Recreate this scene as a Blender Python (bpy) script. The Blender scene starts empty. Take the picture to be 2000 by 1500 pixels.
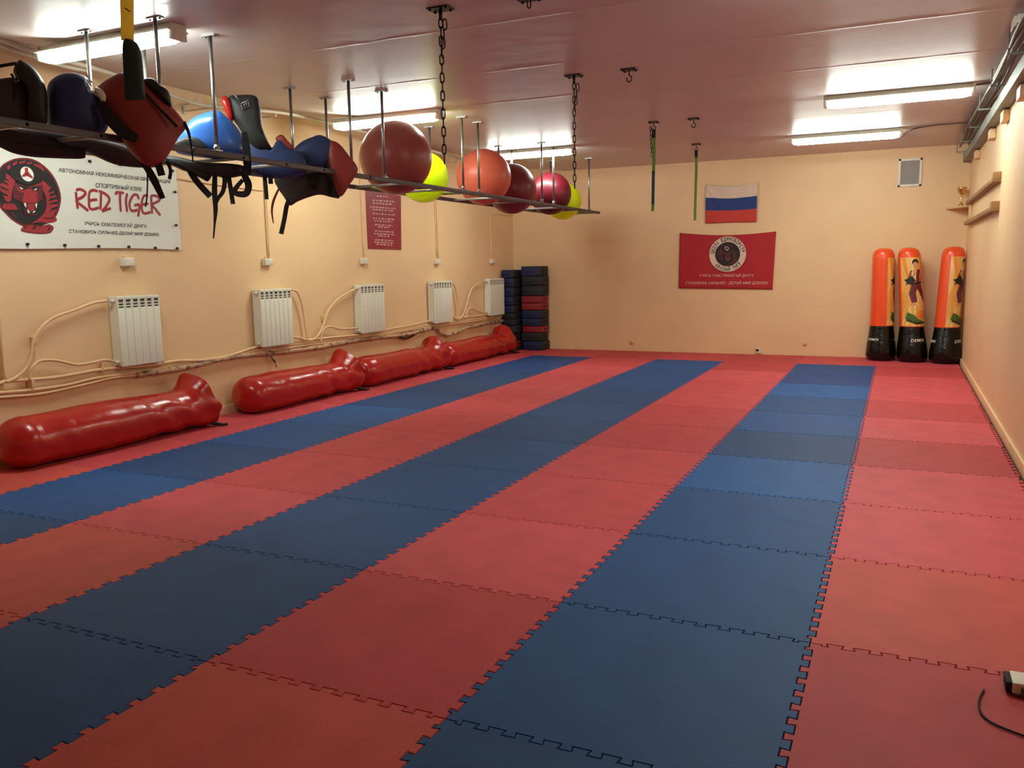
import bpy, bmesh, math, random
from mathutils import Vector, Matrix, noise
random.seed(7)
C = bpy.context.scene.collection
sc = bpy.context.scene
PI = math.pi

# ------------------------------------------------------------------ camera, world, exposure
XL, XR, YB, YF, ZC = 0.205, 7.051, 1.065, -13.6, 2.944        # room: left, right, back, front walls, ceiling (metres)
CAM = Vector((6.245, -12.146, 1.413))
FPX = 1634.47                                                 # focal length in pixels of a 2000 px wide frame
yaw, pitch, roll = 0.433097, -0.140395, -0.016777
cy, sy = math.cos(yaw), math.sin(yaw)
FW = Vector((-sy*math.cos(pitch), cy*math.cos(pitch), math.sin(pitch)))
RT0 = Vector((cy, sy, 0)); UP0 = RT0.cross(FW)
cr, sr = math.cos(roll), math.sin(roll)
RT = cr*RT0 + sr*UP0; UP = -sr*RT0 + cr*UP0
cd = bpy.data.cameras.new('camera'); cam = bpy.data.objects.new('camera', cd); C.objects.link(cam)
cd.sensor_width = 36.0; cd.lens = FPX/2000*36; cd.clip_start = 0.05; cd.clip_end = 100
M = Matrix((RT, UP, -FW)).transposed().to_4x4(); M.translation = CAM
cam.matrix_world = M
sc.camera = cam
sc.view_settings.view_transform = 'Standard'; sc.view_settings.look = 'None'
sc.view_settings.gamma = 1.0; sc.view_settings.exposure = 0.0; sc.view_settings.use_curve_mapping = False
LAMP_STRENGTH = 57.0
w = bpy.data.worlds.new('world'); sc.world = w; w.use_nodes = True
w.node_tree.nodes['Background'].inputs[0].default_value = (0.9, 0.85, 0.8, 1)
w.node_tree.nodes['Background'].inputs[1].default_value = 0.05

# ------------------------------------------------------------------ helpers
def at(u, v, k, val):                     # the point of the plane axis k = val that is seen at photo pixel (u, v)
    d = FW + RT*((u-1000)/FPX) - UP*((v-750)/FPX)
    return CAM + d*((val-CAM[k])/d[k])
def atp(u, v, A, n):                      # the same on the plane through A with normal n
    d = FW + RT*((u-1000)/FPX) - UP*((v-750)/FPX)
    return CAM + d*((A-CAM).dot(n)/d.dot(n))
def lin(c): return tuple((x/12.92 if x <= .04045 else ((x+.055)/1.055)**2.4) for x in (q/255 for q in c))
MATS = {}
def mat(name, rgb, rough=.6, metal=0., var=.06, vscale=8., bump=0., bscale=40., coat=0., emit=None, spec=.5, stain=None, objcol=False):
    if name in MATS: return MATS[name]
    m = bpy.data.materials.new(name); m.use_nodes = True; MATS[name] = m
    nt = m.node_tree; N, L = nt.nodes, nt.links
    b = N['Principled BSDF']
    c = lin(rgb)
    b.inputs['Roughness'].default_value = rough; b.inputs['Metallic'].default_value = metal
    b.inputs['Specular IOR Level'].default_value = spec
    if coat: b.inputs['Coat Weight'].default_value = coat; b.inputs['Coat Roughness'].default_value = .12
    tc = N.new('ShaderNodeTexCoord')
    nz = N.new('ShaderNodeTexNoise'); nz.inputs['Scale'].default_value = vscale; nz.inputs['Detail'].default_value = 5
    L.new(tc.outputs['Object'], nz.inputs['Vector'])
    rp = N.new('ShaderNodeMapRange'); rp.inputs[1].default_value = .3; rp.inputs[2].default_value = .7
    rp.inputs[3].default_value = 1-var; rp.inputs[4].default_value = 1+var
    L.new(nz.outputs['Fac'], rp.inputs[0])
    mx = N.new('ShaderNodeVectorMath'); mx.operation = 'SCALE'
    if objcol:
        oi = N.new('ShaderNodeObjectInfo'); L.new(oi.outputs['Color'], mx.inputs[0])
    else: mx.inputs[0].default_value = c
    L.new(rp.outputs[0], mx.inputs['Scale'])
    src = mx.outputs[0]
    if stain:
        rgb2, thr, sscale = stain
        n2 = N.new('ShaderNodeTexNoise'); n2.inputs['Scale'].default_value = sscale; n2.inputs['Detail'].default_value = 8
        L.new(tc.outputs['Object'], n2.inputs['Vector'])
        r2 = N.new('ShaderNodeMapRange'); r2.inputs[1].default_value = thr; r2.inputs[2].default_value = thr+.12
        L.new(n2.outputs['Fac'], r2.inputs[0])
        mm = N.new('ShaderNodeMix'); mm.data_type = 'RGBA'
        L.new(r2.outputs[0], mm.inputs[0]); L.new(src, mm.inputs[6]); mm.inputs[7].default_value = (*lin(rgb2), 1)
        src = mm.outputs[2]
    L.new(src, b.inputs['Base Color'])
    if bump:
        n3 = N.new('ShaderNodeTexNoise'); n3.inputs['Scale'].default_value = bscale; n3.inputs['Detail'].default_value = 4
        L.new(tc.outputs['Object'], n3.inputs['Vector'])
        bp = N.new('ShaderNodeBump'); bp.inputs['Strength'].default_value = bump; bp.inputs['Distance'].default_value = .01
        L.new(n3.outputs['Fac'], bp.inputs['Height']); L.new(bp.outputs[0], b.inputs['Normal'])
    if emit:
        b.inputs['Emission Color'].default_value = (*lin(emit[0]), 1); b.inputs['Emission Strength'].default_value = emit[1]
    return m

class MB:
    def __init__(s): s.v, s.f, s.m, s.sm = [], [], [], []
    def add(s, vs, fs, mi=0, smooth=False):
        o = len(s.v); s.v += [tuple(x) for x in vs]
        for f in fs: s.f.append(tuple(i+o for i in f)); s.m.append(mi); s.sm.append(smooth)
        return s
    def box(s, a, b, mi=0, bev=0.):
        a = [min(a[i], b[i]) for i in range(3)], [max(a[i], b[i]) for i in range(3)]
        (x0, y0, z0), (x1, y1, z1) = a
        if bev:
            bm = bmesh.new(); bmesh.ops.create_cube(bm, size=1)
            for v in bm.verts: v.co = Vector(((x0+x1)/2+v.co.x*(x1-x0), (y0+y1)/2+v.co.y*(y1-y0), (z0+z1)/2+v.co.z*(z1-z0)))
            bmesh.ops.bevel(bm, geom=bm.edges[:], offset=bev, segments=3, profile=.5, affect='EDGES')
            bm.verts.index_update()
            s.add([v.co for v in bm.verts], [[v.index for v in f.verts] for f in bm.faces], mi, True); bm.free(); return s
        vs = [(x, y, z) for z in (z0, z1) for y in (y0, y1) for x in (x0, x1)]
        return s.add(vs, [(0,2,3,1),(4,5,7,6),(0,1,5,4),(2,6,7,3),(0,4,6,2),(1,3,7,5)], mi)
    def tube(s, pts, r, seg=10, mi=0, closed=False, caps=True, smooth=True, radii=None):
        pts = [Vector(p) for p in pts]; n = len(pts); rings = []
        nrm = None
        for i, p in enumerate(pts):
            a = pts[i-1] if (i or closed) else p; b = pts[(i+1) % n] if (i < n-1 or closed) else p
            t = (b-a).normalized()
            if nrm is None:
                nrm = t.cross(Vector((0,0,1)) if abs(t.z) < .9 else Vector((1,0,0))).normalized()
            nrm = (nrm - t*nrm.dot(t)).normalized(); bn = t.cross(nrm)
            rr = radii[i] if radii else r
            rings.append([p + nrm*(rr*math.cos(2*PI*k/seg)) + bn*(rr*math.sin(2*PI*k/seg)) for k in range(seg)])
        vs = [q for rg in rings for q in rg]; fs = []
        for i in range(n if closed else n-1):
            j = (i+1) % n
            for k in range(seg):
                k2 = (k+1) % seg; fs.append((i*seg+k, i*seg+k2, j*seg+k2, j*seg+k))
        if caps and not closed: fs += [tuple(range(seg))[::-1], tuple((n-1)*seg+k for k in range(seg))]
        return s.add(vs, fs, mi, smooth)
    def lathe(s, prof, o=(0,0,0), seg=32, mi=0, ax=None, mis=None):
        o = Vector(o); Z = Vector(ax or (0,0,1)).normalized(); X = Z.cross(Vector((0,1,0)) if abs(Z.y) < .9 else Vector((1,0,0))).normalized(); Y = Z.cross(X)
        vs, fs, off = [], [], len(s.v)
        for r, z in prof: vs += [o + X*(r*math.cos(2*PI*k/seg)) + Y*(r*math.sin(2*PI*k/seg)) + Z*z for k in range(seg)]
        s.v += [tuple(x) for x in vs]
        for i in range(len(prof)-1):
            for k in range(seg):
                k2 = (k+1) % seg
                s.f.append(tuple(off+q for q in (i*seg+k, i*seg+k2, (i+1)*seg+k2, (i+1)*seg+k))); s.m.append(mis[i] if mis else mi); s.sm.append(True)
        return s
    def build(s, name, mats, parent=None, wn=False):
        me = bpy.data.meshes.new(name); me.from_pydata(s.v, [], s.f)
        for m in (mats if isinstance(mats, (list, tuple)) else [mats]): me.materials.append(m)
        me.polygons.foreach_set('material_index', s.m); me.polygons.foreach_set('use_smooth', s.sm); me.update()
        o = bpy.data.objects.new(name, me); C.objects.link(o)
        if parent: o.parent = parent
        return o

def rebase(o, loc):
    """keep a mesh where it is but give it its origin at loc"""
    loc = Vector(loc)
    for v in o.data.vertices: v.co -= loc
    o.location = loc
def tag(o, label, cat=None, group=None, kind=None):
    o['label'] = label
    if cat: o['category'] = cat
    if group: o['group'] = group
    if kind: o['kind'] = kind
    return o
def thing(name, label, cat, loc=(0,0,0), group=None):
    o = bpy.data.objects.new(name, None); C.objects.link(o); o.location = loc; o.empty_display_size = .1
    return tag(o, label, cat, group)
def P(parent, o):
    """parent a mesh built in world coordinates"""
    o.parent = parent; o.matrix_parent_inverse = Matrix.Translation(-Vector(parent.location)); return o
def struct(name, mb, m):
    o = mb.build(name, m); o['kind'] = 'structure'; return o
def cat_rom(pts, n=6, closed=False):
    pts = [Vector(p) for p in pts]; out = []; N = len(pts)
    for i in range(N if closed else N-1):
        if closed: p0, p1, p2, p3 = pts[i-1], pts[i], pts[(i+1)%N], pts[(i+2)%N]
        else: p0, p1, p2, p3 = pts[max(i-1,0)], pts[i], pts[i+1], pts[min(i+2,N-1)]
        for k in range(n):
            t = k/n
            out.append(.5*((2*p1) + (p2-p0)*t + (2*p0-5*p1+4*p2-p3)*t*t + (3*p1-p0-3*p2+p3)*t**3))
    if not closed: out.append(pts[-1])
    return out
def puffy(mb, outline, nrm, thick, mi=0, n=4, shape=.5, bend=0., rim=0.):
    """a padded panel: outline points, its facing normal, half thickness"""
    pts = cat_rom(outline, n, True); nrm = Vector(nrm).normalized()
    c = sum(pts, Vector())/len(pts); k = len(pts)
    side = Vector((0,0,1)).cross(nrm).normalized()
    ext = max(abs((p-c).dot(side)) for p in pts)
    S = [1, .985, .95, .88, .78, .62, .42, .2]
    def off(p, h): return p + nrm*(h - bend*((p-c).dot(side)/ext)**2)
    rings = []
    for s in S: rings.append([off(c+(p-c)*s, rim+thick*(1-s**4)**shape) for p in pts])
    back = []
    for s in S: back.append([off(c+(p-c)*s, -rim-thick*(1-s**4)**shape) for p in pts])
    vs = [q for r in rings for q in r]+[off(c, rim+thick)]; fs = []
    nb = len(vs); vs += [q for r in back for q in r]+[off(c, -rim-thick)]
    for base, flip in ((0, 0), (nb, 1)):
        for i in range(len(S)-1):
            for j in range(k):
                q = (base+i*k+j, base+i*k+(j+1)%k, base+(i+1)*k+(j+1)%k, base+(i+1)*k+j); fs.append(q[::-1] if flip else q)
        ci = base+len(S)*k
        for j in range(k):
            q = (base+(len(S)-1)*k+j, base+(len(S)-1)*k+(j+1)%k, ci); fs.append(q[::-1] if flip else q)
    for j in range(k): fs.append((j, nb+j, nb+(j+1)%k, (j+1)%k))
    return mb.add(vs, fs, mi, True)
def ribbon(mb, pts, wid, thick, facing, mi=0, n=5, wids=None):
    raw = len(pts); pts = cat_rom(pts, n) if len(pts) > 2 else [Vector(p) for p in pts]; facing = Vector(facing).normalized()
    vs, fs = [], []; k = len(pts)
    for i, p in enumerate(pts):
        t = (pts[min(i+1,k-1)]-pts[max(i-1,0)]).normalized(); sd = facing.cross(t).normalized()
        ww = wid
        if wids: q = i/(k-1)*(len(wids)-1); a = int(q); ww = wids[a] + (wids[min(a+1,len(wids)-1)]-wids[a])*(q-a)
        for a, b in ((-1,-1),(1,-1),(1,1),(-1,1)): vs.append(p + sd*(a*ww/2) + facing*(b*thick/2))
    for i in range(k-1):
        for j in range(4): fs.append((i*4+j, i*4+(j+1)%4, (i+1)*4+(j+1)%4, (i+1)*4+j))
    fs += [(0,3,2,1), tuple((k-1)*4+j for j in range(4))]
    return mb.add(vs, fs, mi)
def flat(mb, pts2, to3, layer=0., mi=0, cuts=0, smooth_n=0):
    """a printed shape: 2D polygon laid on a surface by to3(x, y, height)"""
    if smooth_n: pts2 = [(p.x, p.y) for p in cat_rom([(x, y, 0) for x, y in pts2], smooth_n, True)]
    bm = bmesh.new(); vs = [bm.verts.new((x, y, 0)) for x, y in pts2]; bm.faces.new(vs)
    bmesh.ops.triangulate(bm, faces=bm.faces[:])
    if cuts: bmesh.ops.subdivide_edges(bm, edges=bm.edges[:], cuts=cuts, use_grid_fill=True)
    bmesh.ops.recalc_face_normals(bm, faces=bm.faces[:]); bm.verts.index_update()
    V = [to3(v.co.x, v.co.y, layer) for v in bm.verts]; F = [[v.index for v in f.verts] for f in bm.faces]; bm.free()
    return mb.add(V, F, mi)
def stroke(mb, pts2, wid, to3, layer, mi=0, n=5):
    pts = cat_rom([(x, y, 0) for x, y in pts2], n) if len(pts2) > 2 else [Vector((x, y, 0)) for x, y in pts2]
    vs, fs = [], []; k = len(pts)
    for i, p in enumerate(pts):
        t = (pts[min(i+1,k-1)]-pts[max(i-1,0)]).normalized(); sd = Vector((-t.y, t.x, 0))
        e = .72 if i in (0, k-1) else 1
        for a in (-1, 1): q = p+sd*(a*wid*e/2); vs.append(to3(q.x, q.y, layer))
    for i in range(k-1): fs.append((i*2, i*2+1, i*2+3, i*2+2))
    return mb.add(vs, fs, mi)
def text_mesh(s, shear=0., bold=0., spacing=1.):
    cu = bpy.data.curves.new('lettering', 'FONT'); cu.body = s; cu.size = 1; cu.shear = shear; cu.offset = bold; cu.space_character = spacing
    cu.resolution_u = 3
    o = bpy.data.objects.new('lettering', cu); C.objects.link(o)
    bpy.context.view_layer.update(); dg = bpy.context.evaluated_depsgraph_get()
    me = bpy.data.meshes.new_from_object(o.evaluated_get(dg))
    vs = [v.co.copy() for v in me.vertices]; fs = [tuple(p.vertices) for p in me.polygons]
    bpy.data.objects.remove(o); bpy.data.curves.remove(cu); bpy.data.meshes.remove(me)
    return vs, fs
def text(mb, s, to3, x0, y0, x1, y1, layer, mi=0, skew=0., **kw):
    vs, fs = text_mesh(s, **kw)
    if not vs: return
    a0, a1 = min(v.x for v in vs), max(v.x for v in vs); b0, b1 = min(v.y for v in vs), max(v.y for v in vs)
    out = []
    for v in vs:
        fx = (v.x-a0)/(a1-a0); fy = (v.y-b0)/(b1-b0)
        out.append(to3(x0+(x1-x0)*fx, y0+(y1-y0)*fy+skew*fx, layer))
    mb.add(out, fs, mi)

# ------------------------------------------------------------------ materials
wallm = mat('peach_wall_paint', (236,200,154), .55, var=.035, vscale=1.5, bump=.12, bscale=14)
ceilm = mat('ceiling_paint', (200,190,188), .38, var=.05, vscale=1.2, bump=.25, bscale=5)
basem = mat('peach_baseboard_paint', (238,204,158), .5)
matm = mat('foam_mat', (255,255,255), .62, var=.10, vscale=5, bump=.15, bscale=90, objcol=True, spec=.35)
subm = mat('dark_subfloor', (52,38,32), .8)
traym = mat('grey_painted_tray', (132,138,128), .55, var=.12, vscale=6)
steel = mat('zinc_steel', (150,150,148), .35, metal=.9, var=.1, vscale=20)
dsteel = mat('painted_grey_steel', (88,82,80), .5, metal=.3, var=.08, vscale=12)
iron = mat('dark_iron', (52,44,40), .45, metal=.8, var=.12, vscale=20)
radm = mat('radiator_enamel', (232,234,216), .35, var=.02)
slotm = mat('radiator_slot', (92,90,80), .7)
pipem = mat('peach_painted_pipe', (236,200,152), .4, var=.05)
whitepipe = mat('whitewashed_pipe', (206,194,172), .5, var=.1)
insul = mat('flaking_pipe_wrap', (200,160,124), .8, var=.25, vscale=30, bump=.8, bscale=40, stain=((92,80,72), .52, 14))
plast = mat('white_plastic', (226,218,200), .4)
redv = mat('red_vinyl', (176,26,18), .27, var=.08, vscale=6, bump=.22, bscale=18, coat=.3)
nt = redv.node_tree; wv = nt.nodes.new('ShaderNodeTexWave'); wv.wave_type = 'BANDS'; wv.bands_direction = 'DIAGONAL'
wv.inputs['Scale'].default_value = 2.2; wv.inputs['Distortion'].default_value = 7; wv.inputs['Detail'].default_value = 3; wv.inputs['Detail Scale'].default_value = .8
nt.links.new([n for n in nt.nodes if n.type == 'TEX_COORD'][0].outputs['Object'], wv.inputs['Vector'])
b2 = nt.nodes.new('ShaderNodeBump'); b2.inputs['Strength'].default_value = .35; b2.inputs['Distance'].default_value = .012      # creases in the vinyl
nt.links.new(wv.outputs['Fac'], b2.inputs['Height']); nt.links.new([n for n in nt.nodes if n.type == 'BUMP' and n != b2][0].outputs[0], b2.inputs['Normal']); nt.links.new(b2.outputs[0], nt.nodes['Principled BSDF'].inputs['Normal'])
redleather = mat('red_leather', (146,50,42), .5, var=.07, vscale=6, bump=.1, bscale=30)
blueleather = mat('navy_leather', (40,58,104), .55, var=.08, vscale=6, bump=.1, bscale=30)
bluesatin = mat('blue_vinyl', (52,110,196), .3, var=.05, bump=.1, bscale=25, coat=.2)
blackleather = mat('black_leather', (32,34,34), .55, var=.1, bump=.15, bscale=40)
blackweb = mat('black_webbing', (16,16,18), .75)
greyc = mat('dark_grey_canvas', (66,57,56), .85, var=.1, vscale=14, bump=.2, bscale=120)
greenm = mat('green_webbing', (92,140,44), .7, var=.08)
darkgreen = mat('dark_sleeve_cloth', (44,64,66), .8, var=.1)
yellowweb = mat('yellow_webbing', (255,232,140), .7)
nt = yellowweb.node_tree; tl_ = nt.nodes.new('ShaderNodeBsdfTranslucent'); tl_.inputs[0].default_value = (*lin((255,232,130)), 1); ms_ = nt.nodes.new('ShaderNodeMixShader'); ms_.inputs[0].default_value = .7
nt.links.new(nt.nodes['Principled BSDF'].outputs[0], ms_.inputs[1]); nt.links.new(tl_.outputs[0], ms_.inputs[2]); nt.links.new(ms_.outputs[0], nt.nodes['Material Output'].inputs[0])   # thin webbing lets lamp light through
wood = mat('cream_painted_wood', (222,186,138), .5, var=.08)
brownwood = mat('brown_wood', (150,112,70), .5, var=.2, vscale=14)
gold = mat('gold_metal', (222,192,120), .25, metal=1.)
darkbase = mat('dark_base', (30,26,24), .4)
bannerm = mat('white_banner_vinyl', (226,228,216), .45, var=.03, vscale=3, bump=.2, bscale=6)
ink = mat('black_ink', (28,24,24), .6); inkred = mat('red_ink', (158,40,48), .6); inkmar = mat('maroon_ink', (120,26,34), .6)
inkbr = mat('brown_ink', (88,30,34), .6); inkw = mat('white_ink', (240,236,224), .6)
posterm = mat('maroon_poster', (146,40,50), .5)
flagred = mat('crimson_flag_cloth', (176,32,40), .75, var=.04); flagw = mat('white_flag_cloth', (222,200,180), .8, var=.04)
flagb = mat('blue_flag_cloth', (36,62,124), .75); flagr = mat('red_flag_cloth', (196,62,52), .75)
inkdk = mat('dark_brown_ink', (52,28,28), .7); inkdr = mat('dull_red_ink', (92,36,38), .7); inkpk = mat('dull_pink_ink', (186,140,130), .7)
inkposter = mat('white_poster_print', (236,200,196), .7)
inkpink = mat('pale_pink_ink', (238,176,166), .7)
ventm = mat('grey_vent_mesh', (150,146,140), .6); ventf = mat('white_vent_frame', (232,226,208), .4)
lampbody = mat('lamp_housing', (214,208,190), .5)
difm = mat('lit_diffuser', (255,255,250), .4, emit=((246,255,244), LAMP_STRENGTH))
orangev = mat('orange_vinyl', (244,84,36), .3, var=.04, coat=.3); blackv = mat('black_vinyl', (7,7,8), .22, spec=.45, bump=.6, bscale=12)
yelp = mat('yellow_print', (238,186,100), .35, coat=.2); orp = mat('orange_print', (236,146,50), .35, coat=.2); crp = mat('cream_print', (244,214,140), .35, coat=.2)
purp = mat('purple_print', (104,36,56), .35, coat=.2); skinp = mat('tan_print', (222,160,120), .4); greenp = mat('green_print', (72,110,40), .4)
bpad = mat('blue_canvas_pad', (24,36,82), .6, var=.1); bkpad = mat('charcoal_canvas_pad', (32,34,44), .65, var=.1); rpad = mat('red_canvas_pad', (140,30,34), .55, var=.1)

# ------------------------------------------------------------------ room shell
T = .12; ZL = 3.06
struct('floor', MB().box((XL-T, YF-T, -.16), (XR+T, YB+T, -.021)), subm)
cp_ = [(XL-T, ZL+.01), (XL, ZL), (1.2, ZC), (XR+T, ZC), (XR+T, ZL+T), (XL-T, ZL+T)]          # the ceiling rises a little towards the left wall
struct('ceiling', MB().add([(x, y, z) for y in (YF-T, YB+T) for x, z in cp_],
       [(0,1,2,3,4,5)[::-1], tuple(range(6,12))]+[(i, (i+1)%6, (i+1)%6+6, i+6) for i in range(6)]), ceilm)
struct('wall_left', MB().box((XL-T, YF-T, -.021), (XL, YB+T, ZL)), wallm)
struct('wall_right', MB().box((XR, YF-T, -.021), (XR+T, YB+T, ZC)), wallm)
struct('wall_back', MB().box((XL, YB, -.021), (XR, YB+T, ZL)), wallm)
struct('wall_front', MB().box((XL, YF-T, -.021), (XR, YF, ZL)), wallm)
struct('baseboard_left', MB().box((XL, YF, -.02), (XL+.022, YB, .085), bev=.006), basem)
struct('baseboard_right', MB().box((XR-.022, YF, -.02), (XR, YB, .075), bev=.006), basem)

for i, (y, x0) in enumerate(((-8.35, 2.3), (-7.1, 1.22), (-5.9, 1.22), (-4.72, 2.3), (-2.3, 1.22), (-1.12, 2.5))):   # plastered joints of the ceiling slabs
    rj = random.Random(i); vs = []
    for k in range(31):
        x = x0+(XR-.2-x0)*k/30; j = rj.uniform(-.008, .008); h = rj.uniform(.0006, .0030)
        vs += [(x, y-.022+j, ZC), (x, y+j, ZC-h), (x, y+.03+j, ZC)]
    struct('trim_%d' % (i+1), MB().add(vs, [f for k in range(30) for f in ((k*3, k*3+3, k*3+4, k*3+1), (k*3+1, k*3+4, k*3+5, k*3+2))]), ceilm)

# ------------------------------------------------------------------ ceiling lamps
def lamp(xc, y, label, ln=1.26):
    t = thing('ceiling_lamp', label, 'lamp', (xc, y, ZC), 'fluorescent ceiling lamps')
    a = ln/2
    MB().box((-a+.02, -.05, -.040), (a-.02, .05, -.0005), bev=.004).box((-a+.01, -.084, -.048), (a-.01, .084, -.034), bev=.004).build('housing', lampbody, t)
    mb = MB(); n = 14; vs, fs = [], []
    xs = [-a+.035, -a+.045, -a+.09, a-.09, a-.045, a-.035]; sc_ = [.72, .86, 1, 1, .86, .72]
    for x, s in zip(xs, sc_):
        for k in range(n+1):
            th = PI*k/n; vs.append((x, -math.cos(th)*.078*s, -.046-math.sin(th)**.8*.066*s if 0 < k < n else -.046))
    for i in range(len(xs)-1):
        for k in range(n): fs.append((i*(n+1)+k, i*(n+1)+k+1, (i+1)*(n+1)+k+1, (i+1)*(n+1)+k))
    fs += [tuple(range(n+1))[::-1], tuple((len(xs)-1)*(n+1)+k for k in range(n+1))]
    mb.add(vs, fs, 0, True); mb.build('diffuser', difm, t)
    for s in (-1, 1): MB().box((s*(a-.034), -.062, -.100), (s*a, .062, -.001), bev=.006).build('end_cap', lampbody, t)
    return t
lamp(1.46, -8.02, 'lit fluorescent ceiling lamp above the blue and red body protectors on the rack')
lamp(1.46, -4.72, 'lit fluorescent ceiling lamp above the big brick-red ball')
lamp(1.70, -1.62, 'lit fluorescent ceiling lamp above the maroon and crimson balls')
lamp(6.15, -3.42, 'lit fluorescent ceiling lamp nearer of the two on the right')
lamp(5.57, -.95, 'lit fluorescent ceiling lamp closest to the back wall on the right')
lamp(6.05, -7.5, 'fluorescent ceiling lamp on the right nearest the viewer, above the photo edge')

# ------------------------------------------------------------------ puzzle mats
A_T = .0135
def edge(n=10):
    pts = [(0, 0), (.04, 0)]; w_ = .92/n
    for k in range(n):
        x = .04+k*w_
        pts += [(x+.003, -A_T), (x+.24*w_, -A_T), (x+.19*w_, A_T), (x+.81*w_, A_T), (x+.76*w_, -A_T)]
    pts += [(.957, -A_T), (.96, 0)]
    return pts
EDGE = edge()
def mat_mesh(x0, x1, y0, y1, tl, tr, tb, tt):
    """tooth flags for left, right, bottom, top edges"""
    lx, ly = x1-x0, y1-y0
    E0 = [(0, 0)]
    def e(flag): return EDGE if flag else E0
    pts = []
    for t, a in e(tb): pts.append((t*lx if t < 1 else lx, a))
    for t, a in e(tr): pts.append((lx - (-a), t*ly))
    for t, a in reversed(e(tt)+[(1, 0)]):
        if t > 0 or a: pts.append((t*lx, ly+a))
    for t, a in reversed(e(tl)+[(1, 0)]):
        if t > 0 or a: pts.append((a, t*ly))
    out = []
    for q in pts:
        if not out or (abs(q[0]-out[-1][0])+abs(q[1]-out[-1][1])) > 1e-6: out.append(q)
    pts = out; n = len(pts)
    def inset(d):
        r = []
        for i in range(n):
            p0, p1, p2 = Vector(pts[i-1]), Vector(pts[i]), Vector(pts[(i+1) % n])
            a, b = (p1-p0), (p2-p1)
            if a.length < 1e-9 or b.length < 1e-9: r.append(p1); continue
            a.normalize(); b.normalize(); na, nb = Vector((-a.y, a.x)), Vector((-b.y, b.x))
            m = na+nb
            if m.length < 1e-6: r.append(p1+na*d); continue
            m.normalize(); r.append(p1+m*(d/max(.45, m.dot(na))))
        return r
    rings = [(inset(.0012), -.02), (inset(.0012), -.0035), (inset(.0032), 0.)]
    vs = [(p.x, p.y, z) for rg, z in rings for p in rg]; fs = []
    for i in range(2):
        for k in range(n): fs.append((i*n+k, i*n+(k+1) % n, (i+1)*n+(k+1) % n, (i+1)*n+k))
    fs.append(tuple(2*n+k for k in range(n)))
    me = bpy.data.meshes.new('puzzle_mat'); me.from_pydata(vs, [], fs); me.materials.append(matm); me.update()
    return me
ORD = ['first','second','third','fourth','fifth','sixth','seventh','eighth','ninth','tenth','eleventh','twelfth','thirteenth','fourteenth']
STRIP = ['red left-wall strip','left blue stripe','red stripe left of middle blue','middle blue stripe',
         'red stripe right of middle blue','right blue stripe','red right-wall strip']
RED = {'n': (200,74,80), 'p': (206,80,88), 'c': (190,66,72), 'o': (200,80,72), 'd': (184,62,66)}
BLU = {'n': (18,78,134), 'b': (22,92,158), 'd': (18,73,126), 'v': (26,72,132), 'm': (20,84,146)}
SH = {0: 'nnpnnpnnonnnn', 2: 'npnnnnnnpoonn', 4: 'cpnnccnnpcooo', 6: 'cppcpdppodonn',
      1: 'vvdddbmdmdnnn', 3: 'mnndddnnndddd', 5: 'nvbnmdbnnndnn'}
SHADE = {'p': 'pinkish ', 'c': 'dark ', 'o': 'orange-tinged ', 'd': 'dark ', 'b': 'bright ', 'v': 'violet-tinged ', 'm': 'medium ', 'n': ''}
MM = {}
for c in range(7):
    for r in range(-1, 12):
        x0, x1 = (c, c+1)
        if c == 0: x0 = XL+.025
        if c == 6: x1 = 7.003
        y0, y1 = -(r+1), -r
        if r == -1: y1 = YB-.004
        key = (c if c in (0, 6) else 1, r if r == -1 else 0)
        if key not in MM: MM[key] = mat_mesh(x0, x1, y0, y1, c > 0, True, True, r > -1)
        o = bpy.data.objects.new('puzzle_mat', MM[key]); C.objects.link(o); o.location = (x0, y0, 0)
        blue = c in (1, 3, 5) and r >= 0
        s = 'c' if r == -1 and c in (2,4) else ('n' if r == -1 else SH[c][r])
        if r == -1 and c == 6: s = 'p'
        rgb = (BLU if blue else RED)[s]
        o.color = (*lin(rgb), 1)
        if r == -1 and c in (1, 3, 5): lab = 'red foam puzzle mat against the back wall beyond the %s' % STRIP[c]
        elif blue: lab = '%sblue foam puzzle mat, %s from the far end of the %s' % (SHADE[s], ORD[r], STRIP[c])
        else: lab = '%sred foam mat, %s from the back in the %s' % (SHADE[s] if r >= 0 else '', ORD[r+1], STRIP[c])
        tag(o, lab, 'mat', 'puzzle mats on the floor')

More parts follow.
